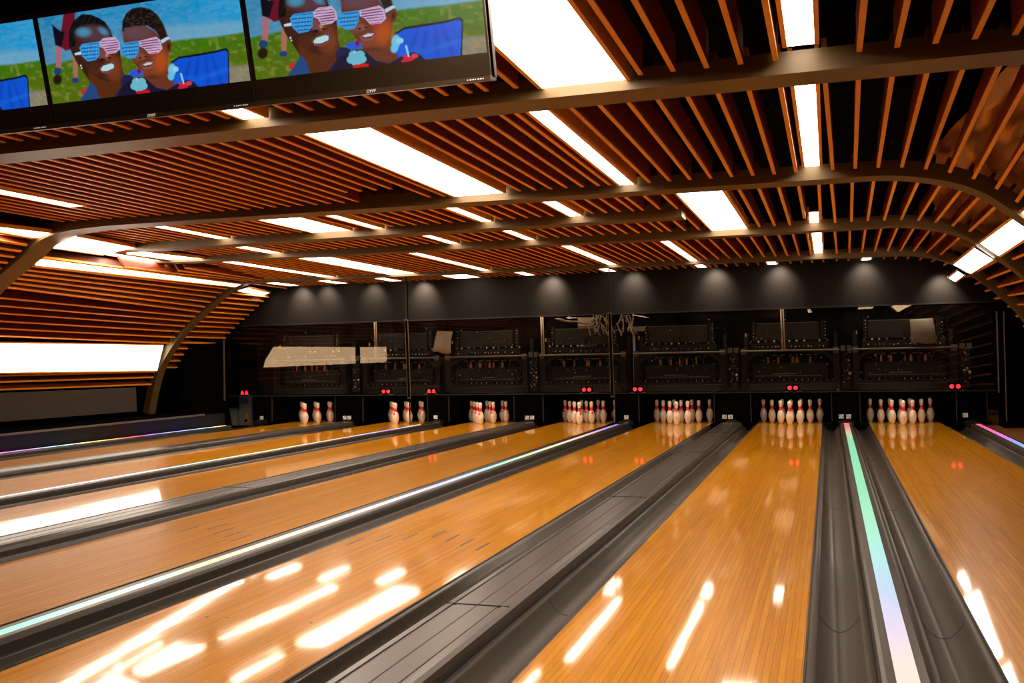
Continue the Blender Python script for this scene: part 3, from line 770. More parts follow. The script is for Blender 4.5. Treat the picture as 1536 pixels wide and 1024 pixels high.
b = MB(); vs = []; fs = []
nu, nv = 46, 16
rf = random.Random(4); ph = [rf.uniform(0, 6) for _ in range(8)]
for layer in (0, .006):
    for i in range(nu + 1):
        y = 5.5 + (16.1 - 5.5) * i / nu
        d = np.interp(y, [5.2, 8.1, 11.6, 15.2], [-.3, -.62, -.30, 0.])
        for j in range(nv + 1):
            q, t = at_s(PR, .42 + .62 * j / nv); nn = nrm_in(t, 'R')
            wv = .035 * math.sin(2.1 * y + 7 * j / nv + ph[0]) + .03 * math.sin(4.3 * y - 9 * j / nv + ph[1]) + .022 * math.sin(7.7 * y + 13 * j / nv + ph[2]) + .012 * math.sin(15 * y - 21 * j / nv + ph[3])
            p = Vector((q.x + d, y, q.y)) - nn * (.26 + wv + layer); vs.append(p)
m1 = nv + 1; N = (nu + 1) * m1
for i in range(nu):
    for j in range(nv):
        a = i * m1 + j; fs.append((a, a + 1, a + m1 + 1, a + m1)); fs.append((N + a, N + a + m1, N + a + m1 + 1, N + a + 1))
b.add(vs, fs, 0, True)
tag(b.build('insulation_sheet', M['foil'], origin=(1.9, 5.5, 2.3), recalc=False), 'crumpled brown foil sheet behind the slats of the right curve', 'insulation')
# grey acoustic board low on the left wall
b = MB(); b.hexa([(-11.60, 9.6, .375), (-11.60, 9.6, .80), (-11.64, 9.6, .80), (-11.64, 9.6, .375)], [(-11.45, 14.36, .36), (-11.42, 14.30, .775), (-11.46, 14.30, .775), (-11.49, 14.36, .36)])
tag(b.build('wall_board', M['board'], origin=(-11.55, 9.6, .36)), 'plain grey board low on the left wall under the light panel', 'wall board')

# ------------------------------------------------------------------ the glass mask and its posts
GZ0, GZ1 = .66, 1.87
panes = [(-11.0, -7.245, 'clear pane of machine glass left of the left post, mirroring the wall light'), (-7.195, -3.545, 'clear pane of machine glass between the two dark posts'), (-3.495, 2.40, 'widest clear pane of machine glass right of the right post')]
GL = []
for x0, x1, lab in panes:
    t = thing('glass_panel', ((x0 + x1) / 2, HY, .53), lab, 'glass panel', 'glass panes in front of the pin machines')
    b = MB(); b.box(x0, x1, HY - .004, HY + .004, .535, GZ1); b.build('pane', M['glass'], t)
    b = MB(); b.box(x0, x1, HY - .02, HY + .015, GZ1 - .012, GZ1 + .012); b.build('top_trim', M['darkmetal'], t)
    b = MB(); b.box(x0, x1, HY - .012, HY + .03, .520, .538); b.build('bottom_trim', M['darkmetal'], t)
PY = 15.45
for x, xs_, xt, lab in ((-6.79, -6.82, -6.82, 'dark slim post standing on the second divider from the left'), (-3.285, -3.305, -3.30, 'dark slim post standing on the strip divider beside the middle lane')):
    t = thing('mask_post', (x, PY, .06), lab, 'post', 'posts in front of the glass')
    b = MB(); b.hexa([(x - .022, PY - .015, .5), (x + .022, PY - .015, .5), (x + .022, PY + .015, .5), (x - .022, PY + .015, .5)], [(xs_ - .022, PY - .015, 1.83), (xs_ + .022, PY - .015, 1.83), (xs_ + .022, PY + .015, 1.83), (xs_ - .022, PY + .015, 1.83)]); b.build('shaft', M['black'], t)
    b = MB(); b.box(x - .007, x + .007, PY - .007, PY + .007, .058, .5); b.build('foot_rod', M['black'], t)
    for d in (-.027, .023):
        b = MB(); b.hexa([(x + d, PY - .018, .5), (x + d + .005, PY - .018, .5), (x + d + .005, PY + .005, .5), (x + d, PY + .005, .5)], [(xs_ + d, PY - .018, 1.83), (xs_ + d + .005, PY - .018, 1.83), (xs_ + d + .005, PY + .005, 1.83), (xs_ + d, PY + .005, 1.83)])
        b.build('edge_strip', M['rib'], t)
    b = MB(); b.box(xt - .010, xt + .010, PY - .01, PY + .01, 1.83, 2.60); b.build('upper_rod', M['darkmetal'], t)
    for zz0, xx in ((1.84, xs_ - .02), (1.84, xs_ + .02), (.515, x)):
        b = MB(); b.disc((xx, PY - .02, zz0), .010, .012); b.build('screw', M['bolt'], t)

# red indicator lamps on the mask
RED = [-10.605, -7.656, -6.769, -3.928, -3.053, -.562, 1.814]
for i, x in enumerate(RED):
    tri = (i in (0, 2))
    t = thing('indicator_light', (x, HY - .03, .585), 'pair of red %s on the glass edge above the %s' % ('triangular lamps' if tri else 'round lamps', LN[i]), 'indicator light', 'red lane indicator lights')
    b = MB(); b.box(x - .10, x + .10, HY - .028, HY - .006, .540, .652); b.build('housing', M['black'], t)
    for s in (-1, 1):
        b = MB()
        cx, cz = x + s * .046, .597
        if tri:
            pr = [(cx - .034, cz - .03), (cx + .034, cz - .03), (cx + .012, cz + .035), (cx - .012, cz + .035)]
            b.add([(p, HY - .034, q) for p, q in pr] + [(p, HY - .027, q) for p, q in pr], [(0, 1, 2, 3), (7, 6, 5, 4)] + [(k, 4 + k, 4 + (k + 1) % 4, (k + 1) % 4) for k in range(4)])
        else: b.disc((cx, HY - .033, cz), .031, .012, 'y', 20)
        b.build('lamp', M['red'], t)
    for e0, e1 in ((x - .12, x - .07), (x + .07, x + .13)): b = MB(); b.box(e0, e1, HY - .034, HY - .02, .538, .546); b.build('clip', M['steel'], t)

# black pit dividers with their number stickers
divs = [(-10.27, .46), (-8.44, .60), (-6.67, .44), (-4.985, .56), (-3.255, .44), (-1.515, .62), (.235, .46), (2.05, .46)]
dl = ['left of the leftmost lane', 'between first and second lanes from left', 'between second and third lanes from left', 'between third lane and middle lane', 'between middle lane and the next right', 'behind the wide grey cap', 'behind the mint light strip', 'right of the rightmost lane']
stk = {0: [(-10.276, .114)], 1: [(-8.525, .118), (-8.43, .118)], 2: [(-6.719, .127)], 3: [(-5.01, .118), (-4.92, .118)], 4: [(-3.268, .126)], 5: [(-1.645, .131), (-1.55, .131)], 6: [(.164, .136), (.273, .136)], 7: [(1.954, .156)]}
for i, (x, w) in enumerate(divs):
    t = thing('pit_divider', (x, 16.45, 0), 'black pit divider with white sticker, %s' % dl[i], 'pit divider', 'black walls between the pin pits')
    ww = w / 2 - .015
    b = MB(); b.box(x - ww, x + ww, 16.45, 18.9, -.1, .52); b.build('body', M['black'], t)
    for e0, e1 in ((x - ww - .004, x - ww + .010), (x + ww - .010, x + ww + .004)): b = MB(); b.box(e0, e1, 16.43, 16.46, .05, .5); b.build('edge_trim', M['greybar'], t)
    for (sx, sz) in stk[i]:
        hw = .036
        b = MB(); b.box(sx - hw, sx + hw, 16.425, 16.432, sz - .03, sz + .034, 0)
        # printed marks
        for r_ in range(3):
            for c_ in range(3):
                if (r_ + c_ * 2 + i) % 3: b.box(sx - hw + .008 + c_ * .02, sx - hw + .020 + c_ * .02, 16.4242, 16.4252, sz - .024 + r_ * .019, sz - .011 + r_ * .019, 1)
        b.box(sx - .02, sx + .02, 16.43, 16.45, sz - .02, sz + .02, 2)
        b.build('sticker', [M['sticker'], M['ink'], M['black']], t)
    b = MB(); b.box(x - min(ww, .11), x + min(ww, .11), 16.27, 16.45, .0, .062); b.box(x - .07, x + .07, 16.36, 16.45, .062, .085); b.build('base_block', M['darkmetal'], t)
b = MB(); b.box(-11.3, 2.6, 18.9, 19.0, -.12, .6); tag(b.build('pit_curtain', M['black'], origin=(-4.3, 18.9, 0)), 'black curtain closing the pin pits behind the pins', 'curtain')

# ------------------------------------------------------------------ pin-setting machines behind the glass
MX = [-9.55, -7.62, -5.93, -4.13, -2.44, -.62, 1.15]
def machine(i, c):
    t = thing('pin_machine', (c, 16.9, .53), 'dark pin-setting machine behind glass above the %s' % LN[i], 'bowling machine', 'pin machines behind the glass')
    y = 17.0
    w = .735
    rnd = random.Random(11 + i)
    B = lambda: MB()
    # side frames
    for s in (-1, 1):
        x = c + s * w
        b = B(); b.box(x - .045, x + .045, y - .05, y + .05, .55, 1.22); b.box(x - .03, x + .03, y + .4, y + .46, .55, 1.5); b.box(x - .02, x + .02, y, y + .4, 1.16, 1.2); b.build('side_frame', M['greybar'], t)
        # curved gusset below the rail
        b = B(); pts = [(x - s * (.02 + .34 * (1 - math.cos(u))), y - .045, .93 + .25 * math.sin(u)) for u in [k * PI / 2 / 8 for k in range(9)]]
        for p, q in zip(pts, pts[1:]): b.bar(p, q, (0, -1, 0), .055, .02)
        b.build('gusset', M['greybar'], t)
        b = B(); b.box(x - .05, x + .035, y - .075, y - .05, 1.14, 1.24); b.build('clamp', M['steel'], t)
    # front rail, bar and bolts
    b = B(); b.tube([(c - w - .05, y - .08, 1.195), (c + w + .05, y - .08, 1.195)], .016); b.build('front_rail', M['rail'], t)
    for e in ((.655, .70, -.03), (.535, .645, -.05)): b = B(); b.box(c - w, c + w, y + e[2], y + e[2] + .05, e[0], e[1]); b.build('deck_rail', M['greybar'], t)
    b = B(); b.box(c - w, c + w, y - .052, y - .044, .640, .646); b.build('rail_trim', M['steel'], t)
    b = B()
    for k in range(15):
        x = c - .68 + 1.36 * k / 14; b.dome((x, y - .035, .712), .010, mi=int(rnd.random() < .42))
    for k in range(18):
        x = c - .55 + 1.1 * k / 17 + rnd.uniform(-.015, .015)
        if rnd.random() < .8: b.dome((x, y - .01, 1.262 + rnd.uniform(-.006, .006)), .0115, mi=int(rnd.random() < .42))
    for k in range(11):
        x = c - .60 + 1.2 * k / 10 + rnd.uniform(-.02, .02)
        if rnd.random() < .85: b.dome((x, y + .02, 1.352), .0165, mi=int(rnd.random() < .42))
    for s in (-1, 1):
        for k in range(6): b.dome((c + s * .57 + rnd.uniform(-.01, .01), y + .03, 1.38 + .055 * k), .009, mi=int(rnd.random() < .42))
    for k in range(44):  # extra domes scattered as glints among the bolts
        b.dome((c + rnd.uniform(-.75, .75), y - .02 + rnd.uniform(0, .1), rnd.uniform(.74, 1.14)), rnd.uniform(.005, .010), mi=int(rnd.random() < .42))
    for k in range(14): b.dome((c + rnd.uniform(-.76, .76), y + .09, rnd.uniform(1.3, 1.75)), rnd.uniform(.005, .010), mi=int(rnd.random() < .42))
    b.build('bolt', [M['bolt'], M['bolt_glint']], t)
    # gear bar above the rail and dark body
    b = B(); b.box(c - .62, c + .62, y + .0, y + .1, 1.225, 1.335); b.build('gear_bar', M['darkmetal'], t)
    b = B(); b.box(c - .60, c + .60, y + .06, y + .7, .72, .98); b.build('deck', M['darkmetal'], t)
    for e in ((c - .55, c + .50, y + .05, y + .065, .77, .783), (c - .2 + .1 * math.sin(i), c + .12, y + .045, y + .06, .80, .818)): b = B(); b.box(*e); b.build('deck_edge', M['steel'], t)
    # pins waiting in the cups
    for x in (c - .36, c - .18, c + .02, c + .09, c + .30):
        b = B(); xx = x + rnd.uniform(-.03, .03); wd = rnd.uniform(.016, .03)
        b.lathe([(0, .985), (wd * .7, .985), (wd, 1.0), (wd * .8, 1.05), (wd * .55, 1.09), (0, 1.095)], (xx, y + .09, 0), 12); b.build('spotting_cup', M['orange'], t)
    b = B()
    for k in range(7):
        x = c - .45 + .14 * k + rnd.uniform(-.03, .03); b.box(x, x + rnd.uniform(.03, .11), y + .03, y + .05, 1.112, 1.126)
    for k in range(5):
        x = c - .4 + .2 * k + rnd.uniform(-.05, .05); z0 = rnd.uniform(.97, 1.0)
        b.tube([(x, y + .05, z0), (x + rnd.uniform(-.03, .03), y + .05, z0 + .06), (x + rnd.uniform(-.05, .05), y + .05, z0 + .11)], .006, 6)
    b.build('linkage', M['steel'], t)
    # smoked cover sheet
    b = B(); b.box(c - .53, c + .47, y + .10, y + .108, 1.37, 1.655); b.build('cover_sheet', M['sheet'], t)
    b = B(); b.box(c - .53, c + .47, y + .095, y + .112, 1.652, 1.662); b.build('sheet_trim', M['steel'], t)
    for e0, e1 in ((c + .50, c + .56), (c - .6, c - .55)): b = B(); b.box(e0, e1, y + .12, y + .2, 1.36, 1.7); b.build('upright', M['darkmetal'], t)
    b = B(); b.disc((c + .02, y + .07, 1.47), .03, .04); b.tube([(c + .02, y + .07, 1.36), (c + .02, y + .07, 1.47)], .008); b.build('lever', M['darkmetal'], t)
    b = B(); b.box(c - .72, c - .70, y + .1, y + .12, 1.44, 1.50); b.build('amber_tag', M['amber'], t)
    return t
for i, c in enumerate(MX): machine(i, c)
# wheels, belts and blocks that sit between machines
def conduit(x, lab):
    t = thing('conduit', (x, 16.92, 1.211), lab, 'conduit', 'pale vertical conduits')
    b = MB(); b.tube([(x - .018, 16.92, 1.211), (x - .03, 16.92, 1.89)], .013); b.build('pipe', M['cable'], t)
    b = MB(); b.tube([(x + .018, 16.92, 1.211), (x + .004, 16.92, 1.89)], .011); b.build('pipe', M['cable'], t)
for x, lab in ((-8.0, 'pale vertical conduit pair behind the left glass pane'), (-4.78, 'pale vertical conduit pair behind the middle glass pane'), (-.70, 'pale vertical conduit pair behind the right glass pane')): conduit(x * 1.012, lab)
def bent_sheet(name, c, m, label, cat):
    """thin curled sheet given by corners tl, tr, br, bl"""
    tl, tr, br, bl = [Vector(p) for p in c]; bm = MB(); n = 8; vs = []
    for layer in (0, .003):
        for j in range(n + 1):
            for i in range(n + 1):
                u, v = i / n, j / n
                p = tl.lerp(tr, u).lerp(bl.lerp(br, u), v)
                p = p + Vector((.0, -.05 * math.sin(PI * v) * (.4 + u) + .02 * math.cos(5 * u) + layer, .012 * math.sin(7 * u) * v))
                vs.append(p)
    m1 = n + 1; N = m1 * m1; fs = []
    for j in range(n):
        for i in range(n):
            a = j * m1 + i; fs.append((a, a + 1, a + m1 + 1, a + m1)); fs.append((N + a, N + a + m1, N + a + m1 + 1, N + a + 1))
    for i in range(n):
        for a, d in ((i, i + 1), (n * m1 + i + 1, n * m1 + i), ((i + 1) * m1, i * m1), (i * m1 + n, (i + 1) * m1 + n)): fs.append((d, a, N + a, N + d))
    bm.add(vs, fs, 0, True)
    o = bm.build(name, m, origin=(bl + br) / 2); tag(o, label, cat); return o
bent_sheet('paper_sheet', [(-6.86, 16.9, 1.685), (-6.545, 16.9, 1.665), (-6.585, 16.9, 1.255), (-6.95, 16.9, 1.30)], M['paper'], 'curled beige paper sheet hanging behind glass above the third lane', 'paper')
bent_sheet('plastic_sheet', [(1.24, 16.9, 1.65), (1.575, 16.9, 1.66), (1.63, 16.9, 1.27), (1.255, 16.9, 1.26)], M['sheetgrey'], 'pale grey sheet leaning behind glass above the far right lane', 'sheet')
# pale control boxes and looms either side of the right-hand post
t = thing('electrical_box', (-3.9, 17.2, 1.3), 'tall beige electrical box behind glass left of the right post', 'electrical box')
b = MB(); b.box(-4.25, -3.98, 17.15, 17.3, 1.30, 1.86); b.build('cabinet', M['beige'], t)
b = MB(); b.box(-4.24, -4.0, 17.14, 17.155, 1.70, 1.84); b.build('cover_plate', M['paper'], t)
t = thing('electrical_box', (-3.22, 17.75, 1.6), 'small beige box behind glass just right of the right post', 'electrical box')
b = MB(); b.box(-3.43, -3.02, 17.75, 17.85, 1.60, 1.685); b.box(-3.16, -3.02, 17.74, 17.75, 1.605, 1.68); b.build('cabinet', M['beige'], t)
b = MB(); b.box(-3.45, -3.38, 17.73, 17.75, 1.64, 1.76); b.box(-3.40, -3.36, 17.85, 17.89, .52, 1.68); b.build('bracket', M['paper'], t)
def loom(x0, n, rs, lab, span):
    r_ = random.Random(rs); bm = MB()
    for k in range(n):
        x = x0 + r_.uniform(-span, span); pts = []; dx = r_.uniform(-.16, .16)
        for j in range(9):
            u = j / 8
            pts.append((x + dx * u + .05 * math.sin(5 * u + k), 16.95 + .06 * math.sin(3 * u + k * 2) , 1.86 - .30 * u + .045 * math.sin(9 * u + k)))
        bm.tube(pts, r_.uniform(.006, .012), 6)
    tag(bm.build('cable_loom', M['cable'], origin=(x0, 16.95, 1.56)), lab, 'cables')
loom(-3.78, 11, 3, 'tangle of pale cables behind glass left of the right post', .17)
loom(-3.36, 7, 5, 'tangle of pale cables behind glass right of the right post', .09)
b = MB()
for k in range(3):
    b.tube([(-4.55 + .03 * k + .10 * j, 16.72 + .02 * k, 1.83 - .012 * k - .016 * j + .012 * math.sin(2 * j + k)) for j in range(7)], .010, 6)
tag(b.build('cable_run', M['cable'], origin=(-4.3, 16.72, 1.8)), 'pale cable run sloping under the header behind the middle glass pane', 'cables')
# machine feet bits: spare wheel frames between pairs
for k, (x, lab) in enumerate(((-8.55, 'grey gearbox behind glass between the two leftmost machines'), (-5.03, 'grey gearbox behind glass left of the middle machine'), (-1.53, 'grey gearbox behind glass above the wide grey cap'), (.27, 'grey gearbox behind glass above the mint light strip'), (2.05, 'grey gearbox behind glass at the far right end'))):
    t = thing('gearbox', (x, 17.0, .55), lab, 'machine gearbox', 'gearboxes between machines')
    b = MB(); b.box(x - .055, x + .055, 17.0, 17.3, .55, 1.15); b.build('body', M['greybar'], t)
    for e in ((x, .95, .075), (x + .02, .80, .05)): b = MB(); b.disc((e[0], 16.985, e[1]), e[2], .03, 'y', 24); b.build('pulley', M['darkmetal'], t)
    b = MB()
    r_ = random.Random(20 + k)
    for j in range(26): b.dome((x + r_.uniform(-.07, .07), 16.97, r_.uniform(.62, 1.18)), r_.uniform(.006, .015), mi=int(r_.random() < .4))  # domes added as glints, the pale ones at random
    b.dome((x + .05, 16.965, .80), .022, mi=1); b.build('bolt', [M['bolt'], M['bolt_glint']], t)
    for e in (-.05, .05): b = MB(); b.box(x + e - .035, x + e + .035, 16.93, 16.98, 1.17, 1.26); b.build('bearing_block', M['steel'], t)

# control cabinet at the left end of the pit
t = thing('control_cabinet', (-10.94, 16.9, 0), 'grey control cabinet with blue display and orange stop knob, left of the pins', 'control cabinet')
b = MB(); b.box(-11.07, -10.81, 16.9, 17.15, -.08, .485); b.build('cabinet', M['grey'], t)
b = MB(); b.box(-10.80, -10.77, 16.9, 17.15, -.08, .485); b.build('side_post', M['grey'], t)
b = MB(); b.box(-11.04, -10.86, 16.89, 16.902, .37, .475); b.build('display', M['blue'], t)
b = MB(); b.add([(-10.93, 16.895, .12), (-10.87, 16.895, .12), (-10.90, 16.895, .20), (-10.93, 16.902, .12), (-10.87, 16.902, .12), (-10.90, 16.902, .20)], [(0, 1, 2), (5, 4, 3), (0, 3, 4, 1), (1, 4, 5, 2), (2, 5, 3, 0)]); b.box(-10.93, -10.87, 16.895, 16.902, .09, .112); b.build('warning_sign', M['yellow'], t)
b = MB(); b.disc((-10.90, 16.885, .035), .06, .03, 'y', 20, 0); b.disc((-10.90, 16.86, .035), .028, .03, 'y', 16, 1); b.build('stop_knob', [M['orange'], M['black']], t)
t = thing('bin', (-11.2, 16.9, -.1), 'small white bin with blue rim left of the grey control cabinet', 'bin')
b = MB(); b.hexa([(-11.24, 16.9, -.08), (-11.12, 16.9, -.08), (-11.12, 17.1, -.08), (-11.24, 17.1, -.08)], [(-11.29, 16.9, .24), (-11.12, 16.9, .24), (-11.12, 17.1, .24), (-11.29, 17.1, .24)]); b.build('tub', M['grey'], t)
b = MB(); b.box(-11.30, -11.11, 16.88, 17.12, .24, .275); b.build('rim', M['blue'], t)

# ------------------------------------------------------------------ the three screens
F, YAW, PIT, ROL = 1482.853, .3098087, .0171525, -.0192359
cy, sy, cp, sp_, cr, sr = math.cos(YAW), math.sin(YAW), math.cos(PIT), math.sin(PIT), math.cos(ROL), math.sin(ROL)
TILT = math.radians(13.5)
TP = Vector((-1.633, 3.4, 2.171)); TUP = Vector((0, -math.sin(TILT), math.cos(TILT))); TN = Vector((0, -math.cos(TILT), -math.sin(TILT)))
def tv(a, bb, d=0.): return Vector((a, TP.y, TP.z)) + TUP * bb + TN * d
W_SC, B0, B1 = .960, .094, .442
NU, NV = 384, 150

def screen_picture():
    """the broadcast picture: two people smiling in flag-pattern shutter glasses, lawn, water, a blue folding chair"""
    u = (np.arange(NU) + .5) / NU; v = (np.arange(NV) + .5) / NV
    U, V = np.meshgrid(u, v)                       # v = 0 at the bottom
    # image pixel coordinates of each picture element (middle screen projected through the camera)
    W = -0.07001 * U + -0.01712 * V + 1
    X = (1766.86418 * U + -146.42572 * V + -1.78416) / W; Y = (-276.23534 * U + -824.90319 * V + 935.41931) / W
    img = np.zeros((NV, NU, 3))
    def put(mask, c):
        m = np.clip(mask, 0, 1)[..., None]; img[:] = img * (1 - m) + np.array(s2l(*c)) * m
    def soft(d, w=6.0): return np.clip(.5 - d / w, 0, 1)
    def poly(pts, w=7.0):
        P = np.array(pts, float); n = len(P); d = np.full(X.shape, 1e9); ins = np.zeros(X.shape, bool)
        for i in range(n):
            x0, y0 = P[i]; x1, y1 = P[(i + 1) % n]
            ex, ey = x1 - x0, y1 - y0; L = ex * ex + ey * ey + 1e-9
            t = np.clip(((X - x0) * ex + (Y - y0) * ey) / L, 0, 1)
            d = np.minimum(d, np.hypot(X - x0 - t * ex, Y - y0 - t * ey))
            c = ((y0 > Y) != (y1 > Y)) & (X < (x1 - x0) * (Y - y0) / (y1 - y0 + 1e-9) + x0); ins ^= c
        return soft(np.where(ins, -d, d), w)
    def ell(cx, cy_, rx, ry, w=7.0, a=0.):
        c, s = math.cos(a), math.sin(a); dx, dy = X - cx, Y - cy_
        p, q = (dx * c + dy * s) / rx, (-dx * s + dy * c) / ry
        return soft((np.hypot(p, q) - 1) * min(rx, ry), w)
    rg = np.random.RandomState(5)
    def vnoise(nx, ny):
        g = rg.rand(ny + 2, nx + 2); gx = U * nx; gy = V * ny; ix = gx.astype(int); iy = gy.astype(int); fx = gx - ix; fy = gy - iy
        fx = fx * fx * (3 - 2 * fx); fy = fy * fy * (3 - 2 * fy)
        return (g[iy, ix] * (1 - fx) + g[iy, ix + 1] * fx) * (1 - fy) + (g[iy + 1, ix] * (1 - fx) + g[iy + 1, ix + 1] * fx) * fy
    put(np.ones_like(X), (8, 140, 198))
    put(np.clip((X - 900) / 900, 0, 1) * .6, (0, 168, 232))
    put(np.clip((Y - 150 + X * .04) / 380, 0, 1) * .75, (92, 156, 188)); put(np.clip((500 - X) / 700, 0, 1) * .35, (20, 96, 140))
    put(poly([(1000, 190), (2100, 130), (2100, 330), (1000, 330)], 60) * .55, (128, 178, 202))
    put(vnoise(50, 40) * .18, (160, 205, 220))
    lawn = [(-400, 650), (0, 545), (170, 512), (640, 480), (1100, 335), (1300, 310), (1540, 290), (1900, 235), (2200, 190), (2200, 1000), (-400, 1000)]
    put(poly(lawn, 22), (70, 122, 12))
    put(poly([(-400, 720), (600, 560), (1200, 480), (2200, 380), (2200, 1000), (-400, 1000)], 160) * .6, (104, 112, 18))
    put(poly(lawn, 22) * vnoise(40, 24) * .35, (46, 92, 10))
    put(poly(lawn, 22) * np.clip(vnoise(60, 30) - .55, 0, 1) * .9, (176, 168, 88))
    put(poly([(1650, 590), (1950, 545), (2100, 560), (2100, 800), (1640, 800)], 40), (132, 128, 112)); put(poly([(1650, 590), (2100, 545), (2100, 800), (1640, 800)], 40) * vnoise(70, 40) * .5, (180, 160, 110))
    # standing figure in the back
    put(poly([(22, 380), (84, 380), (76, 590), (28, 590)], 10), (176, 110, 122)); put(poly([(182, 440), (236, 440), (234, 690), (196, 690)], 10), (178, 112, 98))
    put(poly([(100, 40), (210, 40), (205, 300), (165, 410), (120, 425), (60, 380), (75, 220)], 14), (112, 18, 40)); put(poly([(-14, 170), (70, 235), (110, 240), (80, 390), (18, 370)], 12), (16, 12, 26))
    put(ell(40, 620, 38, 36, 10), (24, 70, 112)); put(ell(40, 700, 42, 50, 14), (34, 26, 14)); put(ell(212, 706, 34, 26, 10), (28, 64, 120)); put(ell(300, 820, 34, 34, 10), (206, 40, 44))
    # folding chair
    put(poly([(1128, 530), (1200, 480), (1380, 452), (1540, 425), (1660, 396), (1685, 430), (1695, 800), (1150, 840)], 10), (10, 10, 26))
    put(poly([(1134, 548), (1204, 500), (1380, 474), (1540, 446), (1650, 418), (1674, 440), (1680, 800), (1150, 840)], 10), (8, 88, 222))
    chair = poly([(1134, 548), (1204, 500), (1380, 474), (1540, 446), (1650, 418), (1674, 440), (1680, 800), (1150, 840)], 10)
    for a, s in ((1280, .25), (1370, .15), (1480, -.1), (1580, -.35)): put(ell(a, 640, 16, 150, 26, s) * .6 * chair, (4, 52, 170))
    put(ell(1560, 640, 130, 22, 30, -.3) * .5, (30, 120, 245)); put(ell(1320, 700, 90, 40, 40) * .5, (20, 110, 240))
    # woman: hair, neck, face
    hair = [(150, 380), (150, 240), (190, 140), (270, 72), (360, 75), (440, 110), (500, 150), (545, 220), (575, 300), (440, 310), (250, 240), (225, 420), (195, 480)]
    put(poly(hair, 9), (14, 12, 14)); put(poly(hair, 9) * np.clip(np.sin(X / 9 + Y / 17) * .5, 0, 1) * .5, (36, 46, 52))
    put(poly([(160, 380), (215, 380), (300, 520), (460, 640), (655, 560), (690, 700), (660, 770), (400, 780), (330, 690), (215, 520)], 9), (60, 28, 16))
    put(poly([(330, 620), (450, 700), (640, 680), (655, 760), (610, 900), (415, 900), (350, 740)], 10), (92, 44, 20))
    put(poly([(255, 900), (365, 720), (410, 780), (450, 900)], 9), (34, 74, 130)); put(poly([(640, 650), (760, 655), (780, 760), (640, 900), (560, 900), (660, 760)], 9), (28, 34, 78))
    put(poly([(200, 462), (235, 470), (300, 580), (285, 605), (240, 560)], 8), (66, 32, 20))
    face = [(230, 215), (330, 178), (430, 192), (510, 255), (565, 300), (640, 420), (656, 540), (642, 650), (590, 702), (520, 716), (440, 690), (350, 620), (285, 560), (232, 480), (216, 380), (212, 280)]
    put(poly(face, 9), (66, 32, 22)); put(ell(385, 260, 150, 75, 60), (90, 58, 68)); put(ell(590, 600, 70, 90, 70) * .7, (140, 72, 30)); put(ell(560, 500, 70, 60, 60) * .6, (122, 60, 32)); put(ell(400, 600, 60, 60, 60) * .5, (96, 46, 22))
    put(ell(290, 245, 62, 40, 40), (70, 150, 182)); put(ell(480, 235, 50, 26, 30, .6) * .8, (80, 150, 190)); put(ell(575, 670, 60, 26, 40) * .6, (120, 60, 26))
    put(poly([(440, 395), (520, 420), (556, 478), (545, 505), (500, 512), (440, 505)], 12), (126, 70, 68)); put(ell(470, 508, 28, 13, 9), (40, 16, 14)); put(ell(538, 492, 14, 11, 9), (48, 18, 14)); put(ell(512, 465, 12, 18, 14) * .7, (230, 150, 120))
    put(poly([(438, 600), (468, 560), (560, 528), (598, 552), (592, 602), (530, 645), (470, 640)], 9), (128, 66, 74)); put(poly([(450, 590), (475, 562), (560, 536), (590, 552), (584, 592), (528, 622), (468, 620)], 8), (50, 16, 22))
    put(poly([(456, 594), (482, 566), (555, 544), (582, 556), (580, 588), (522, 616), (466, 618)], 7), (196, 236, 236))
    for k in range(6): put(ell(476 + 20 * k, 600 - 9 * k, 2.5, 26, 4) * .5, (120, 160, 168))
    put(ell(264, 566, 7, 9, 5), (235, 235, 240)); put(ell(273, 590, 6, 8, 5), (220, 220, 230))
    # boy: neck, shirt, face, hair
    put(poly([(850, 620), (1070, 590), (1105, 690), (1175, 740), (1110, 815), (1000, 800), (880, 700)], 10), (112, 54, 36))
    put(poly([(660, 760), (770, 680), (870, 672), (985, 775), (1090, 800), (1185, 742), (1290, 700), (1350, 725), (1420, 800), (1430, 900), (600, 900)], 9), (24, 20, 50))
    bf = [(665, 235), (720, 190), (880, 182), (980, 240), (1030, 310), (1105, 300), (1108, 440), (1092, 560), (1060, 612), (960, 652), (880, 656), (830, 612), (780, 545), (745, 490), (690, 400), (672, 320)]
    put(poly([(900, 560), (1095, 520), (1100, 640), (1040, 690), (900, 690)], 12), (92, 44, 28)); put(poly(bf, 9), (108, 54, 36)); put(ell(800, 250, 140, 60, 60), (104, 72, 82)); put(ell(1030, 530, 70, 110, 70) * .85, (190, 84, 24)); put(ell(900, 620, 90, 34, 40) * .6, (150, 74, 40)); put(ell(800, 470, 60, 60, 50) * .5, (140, 84, 70))
    bh = [(660, 235), (662, 140), (700, 60), (760, 15), (840, 2), (930, 22), (1000, 78), (1055, 165), (1098, 285), (1030, 318), (985, 235), (905, 182), (780, 188), (690, 205), (668, 245)]
    put(poly(bh, 12), (22, 14, 12)); put(poly(bh, 12) * np.clip(vnoise(110, 60) - .45, 0, 1) * .8, (84, 72, 64)); put(poly([(985, 200), (1060, 190), (1098, 285), (1030, 318)], 30) * .7, (50, 22, 14))
    put(poly([(1088, 335), (1122, 312), (1142, 378), (1122, 436), (1088, 432)], 8), (112, 50, 28)); put(ell(1106, 380, 12, 30, 10), (52, 20, 12))
    put(ell(850, 480, 46, 26, 18) * .8, (150, 84, 62)); put(ell(832, 490, 14, 9, 8), (50, 20, 14)); put(ell(886, 480, 13, 9, 8), (50, 20, 14))
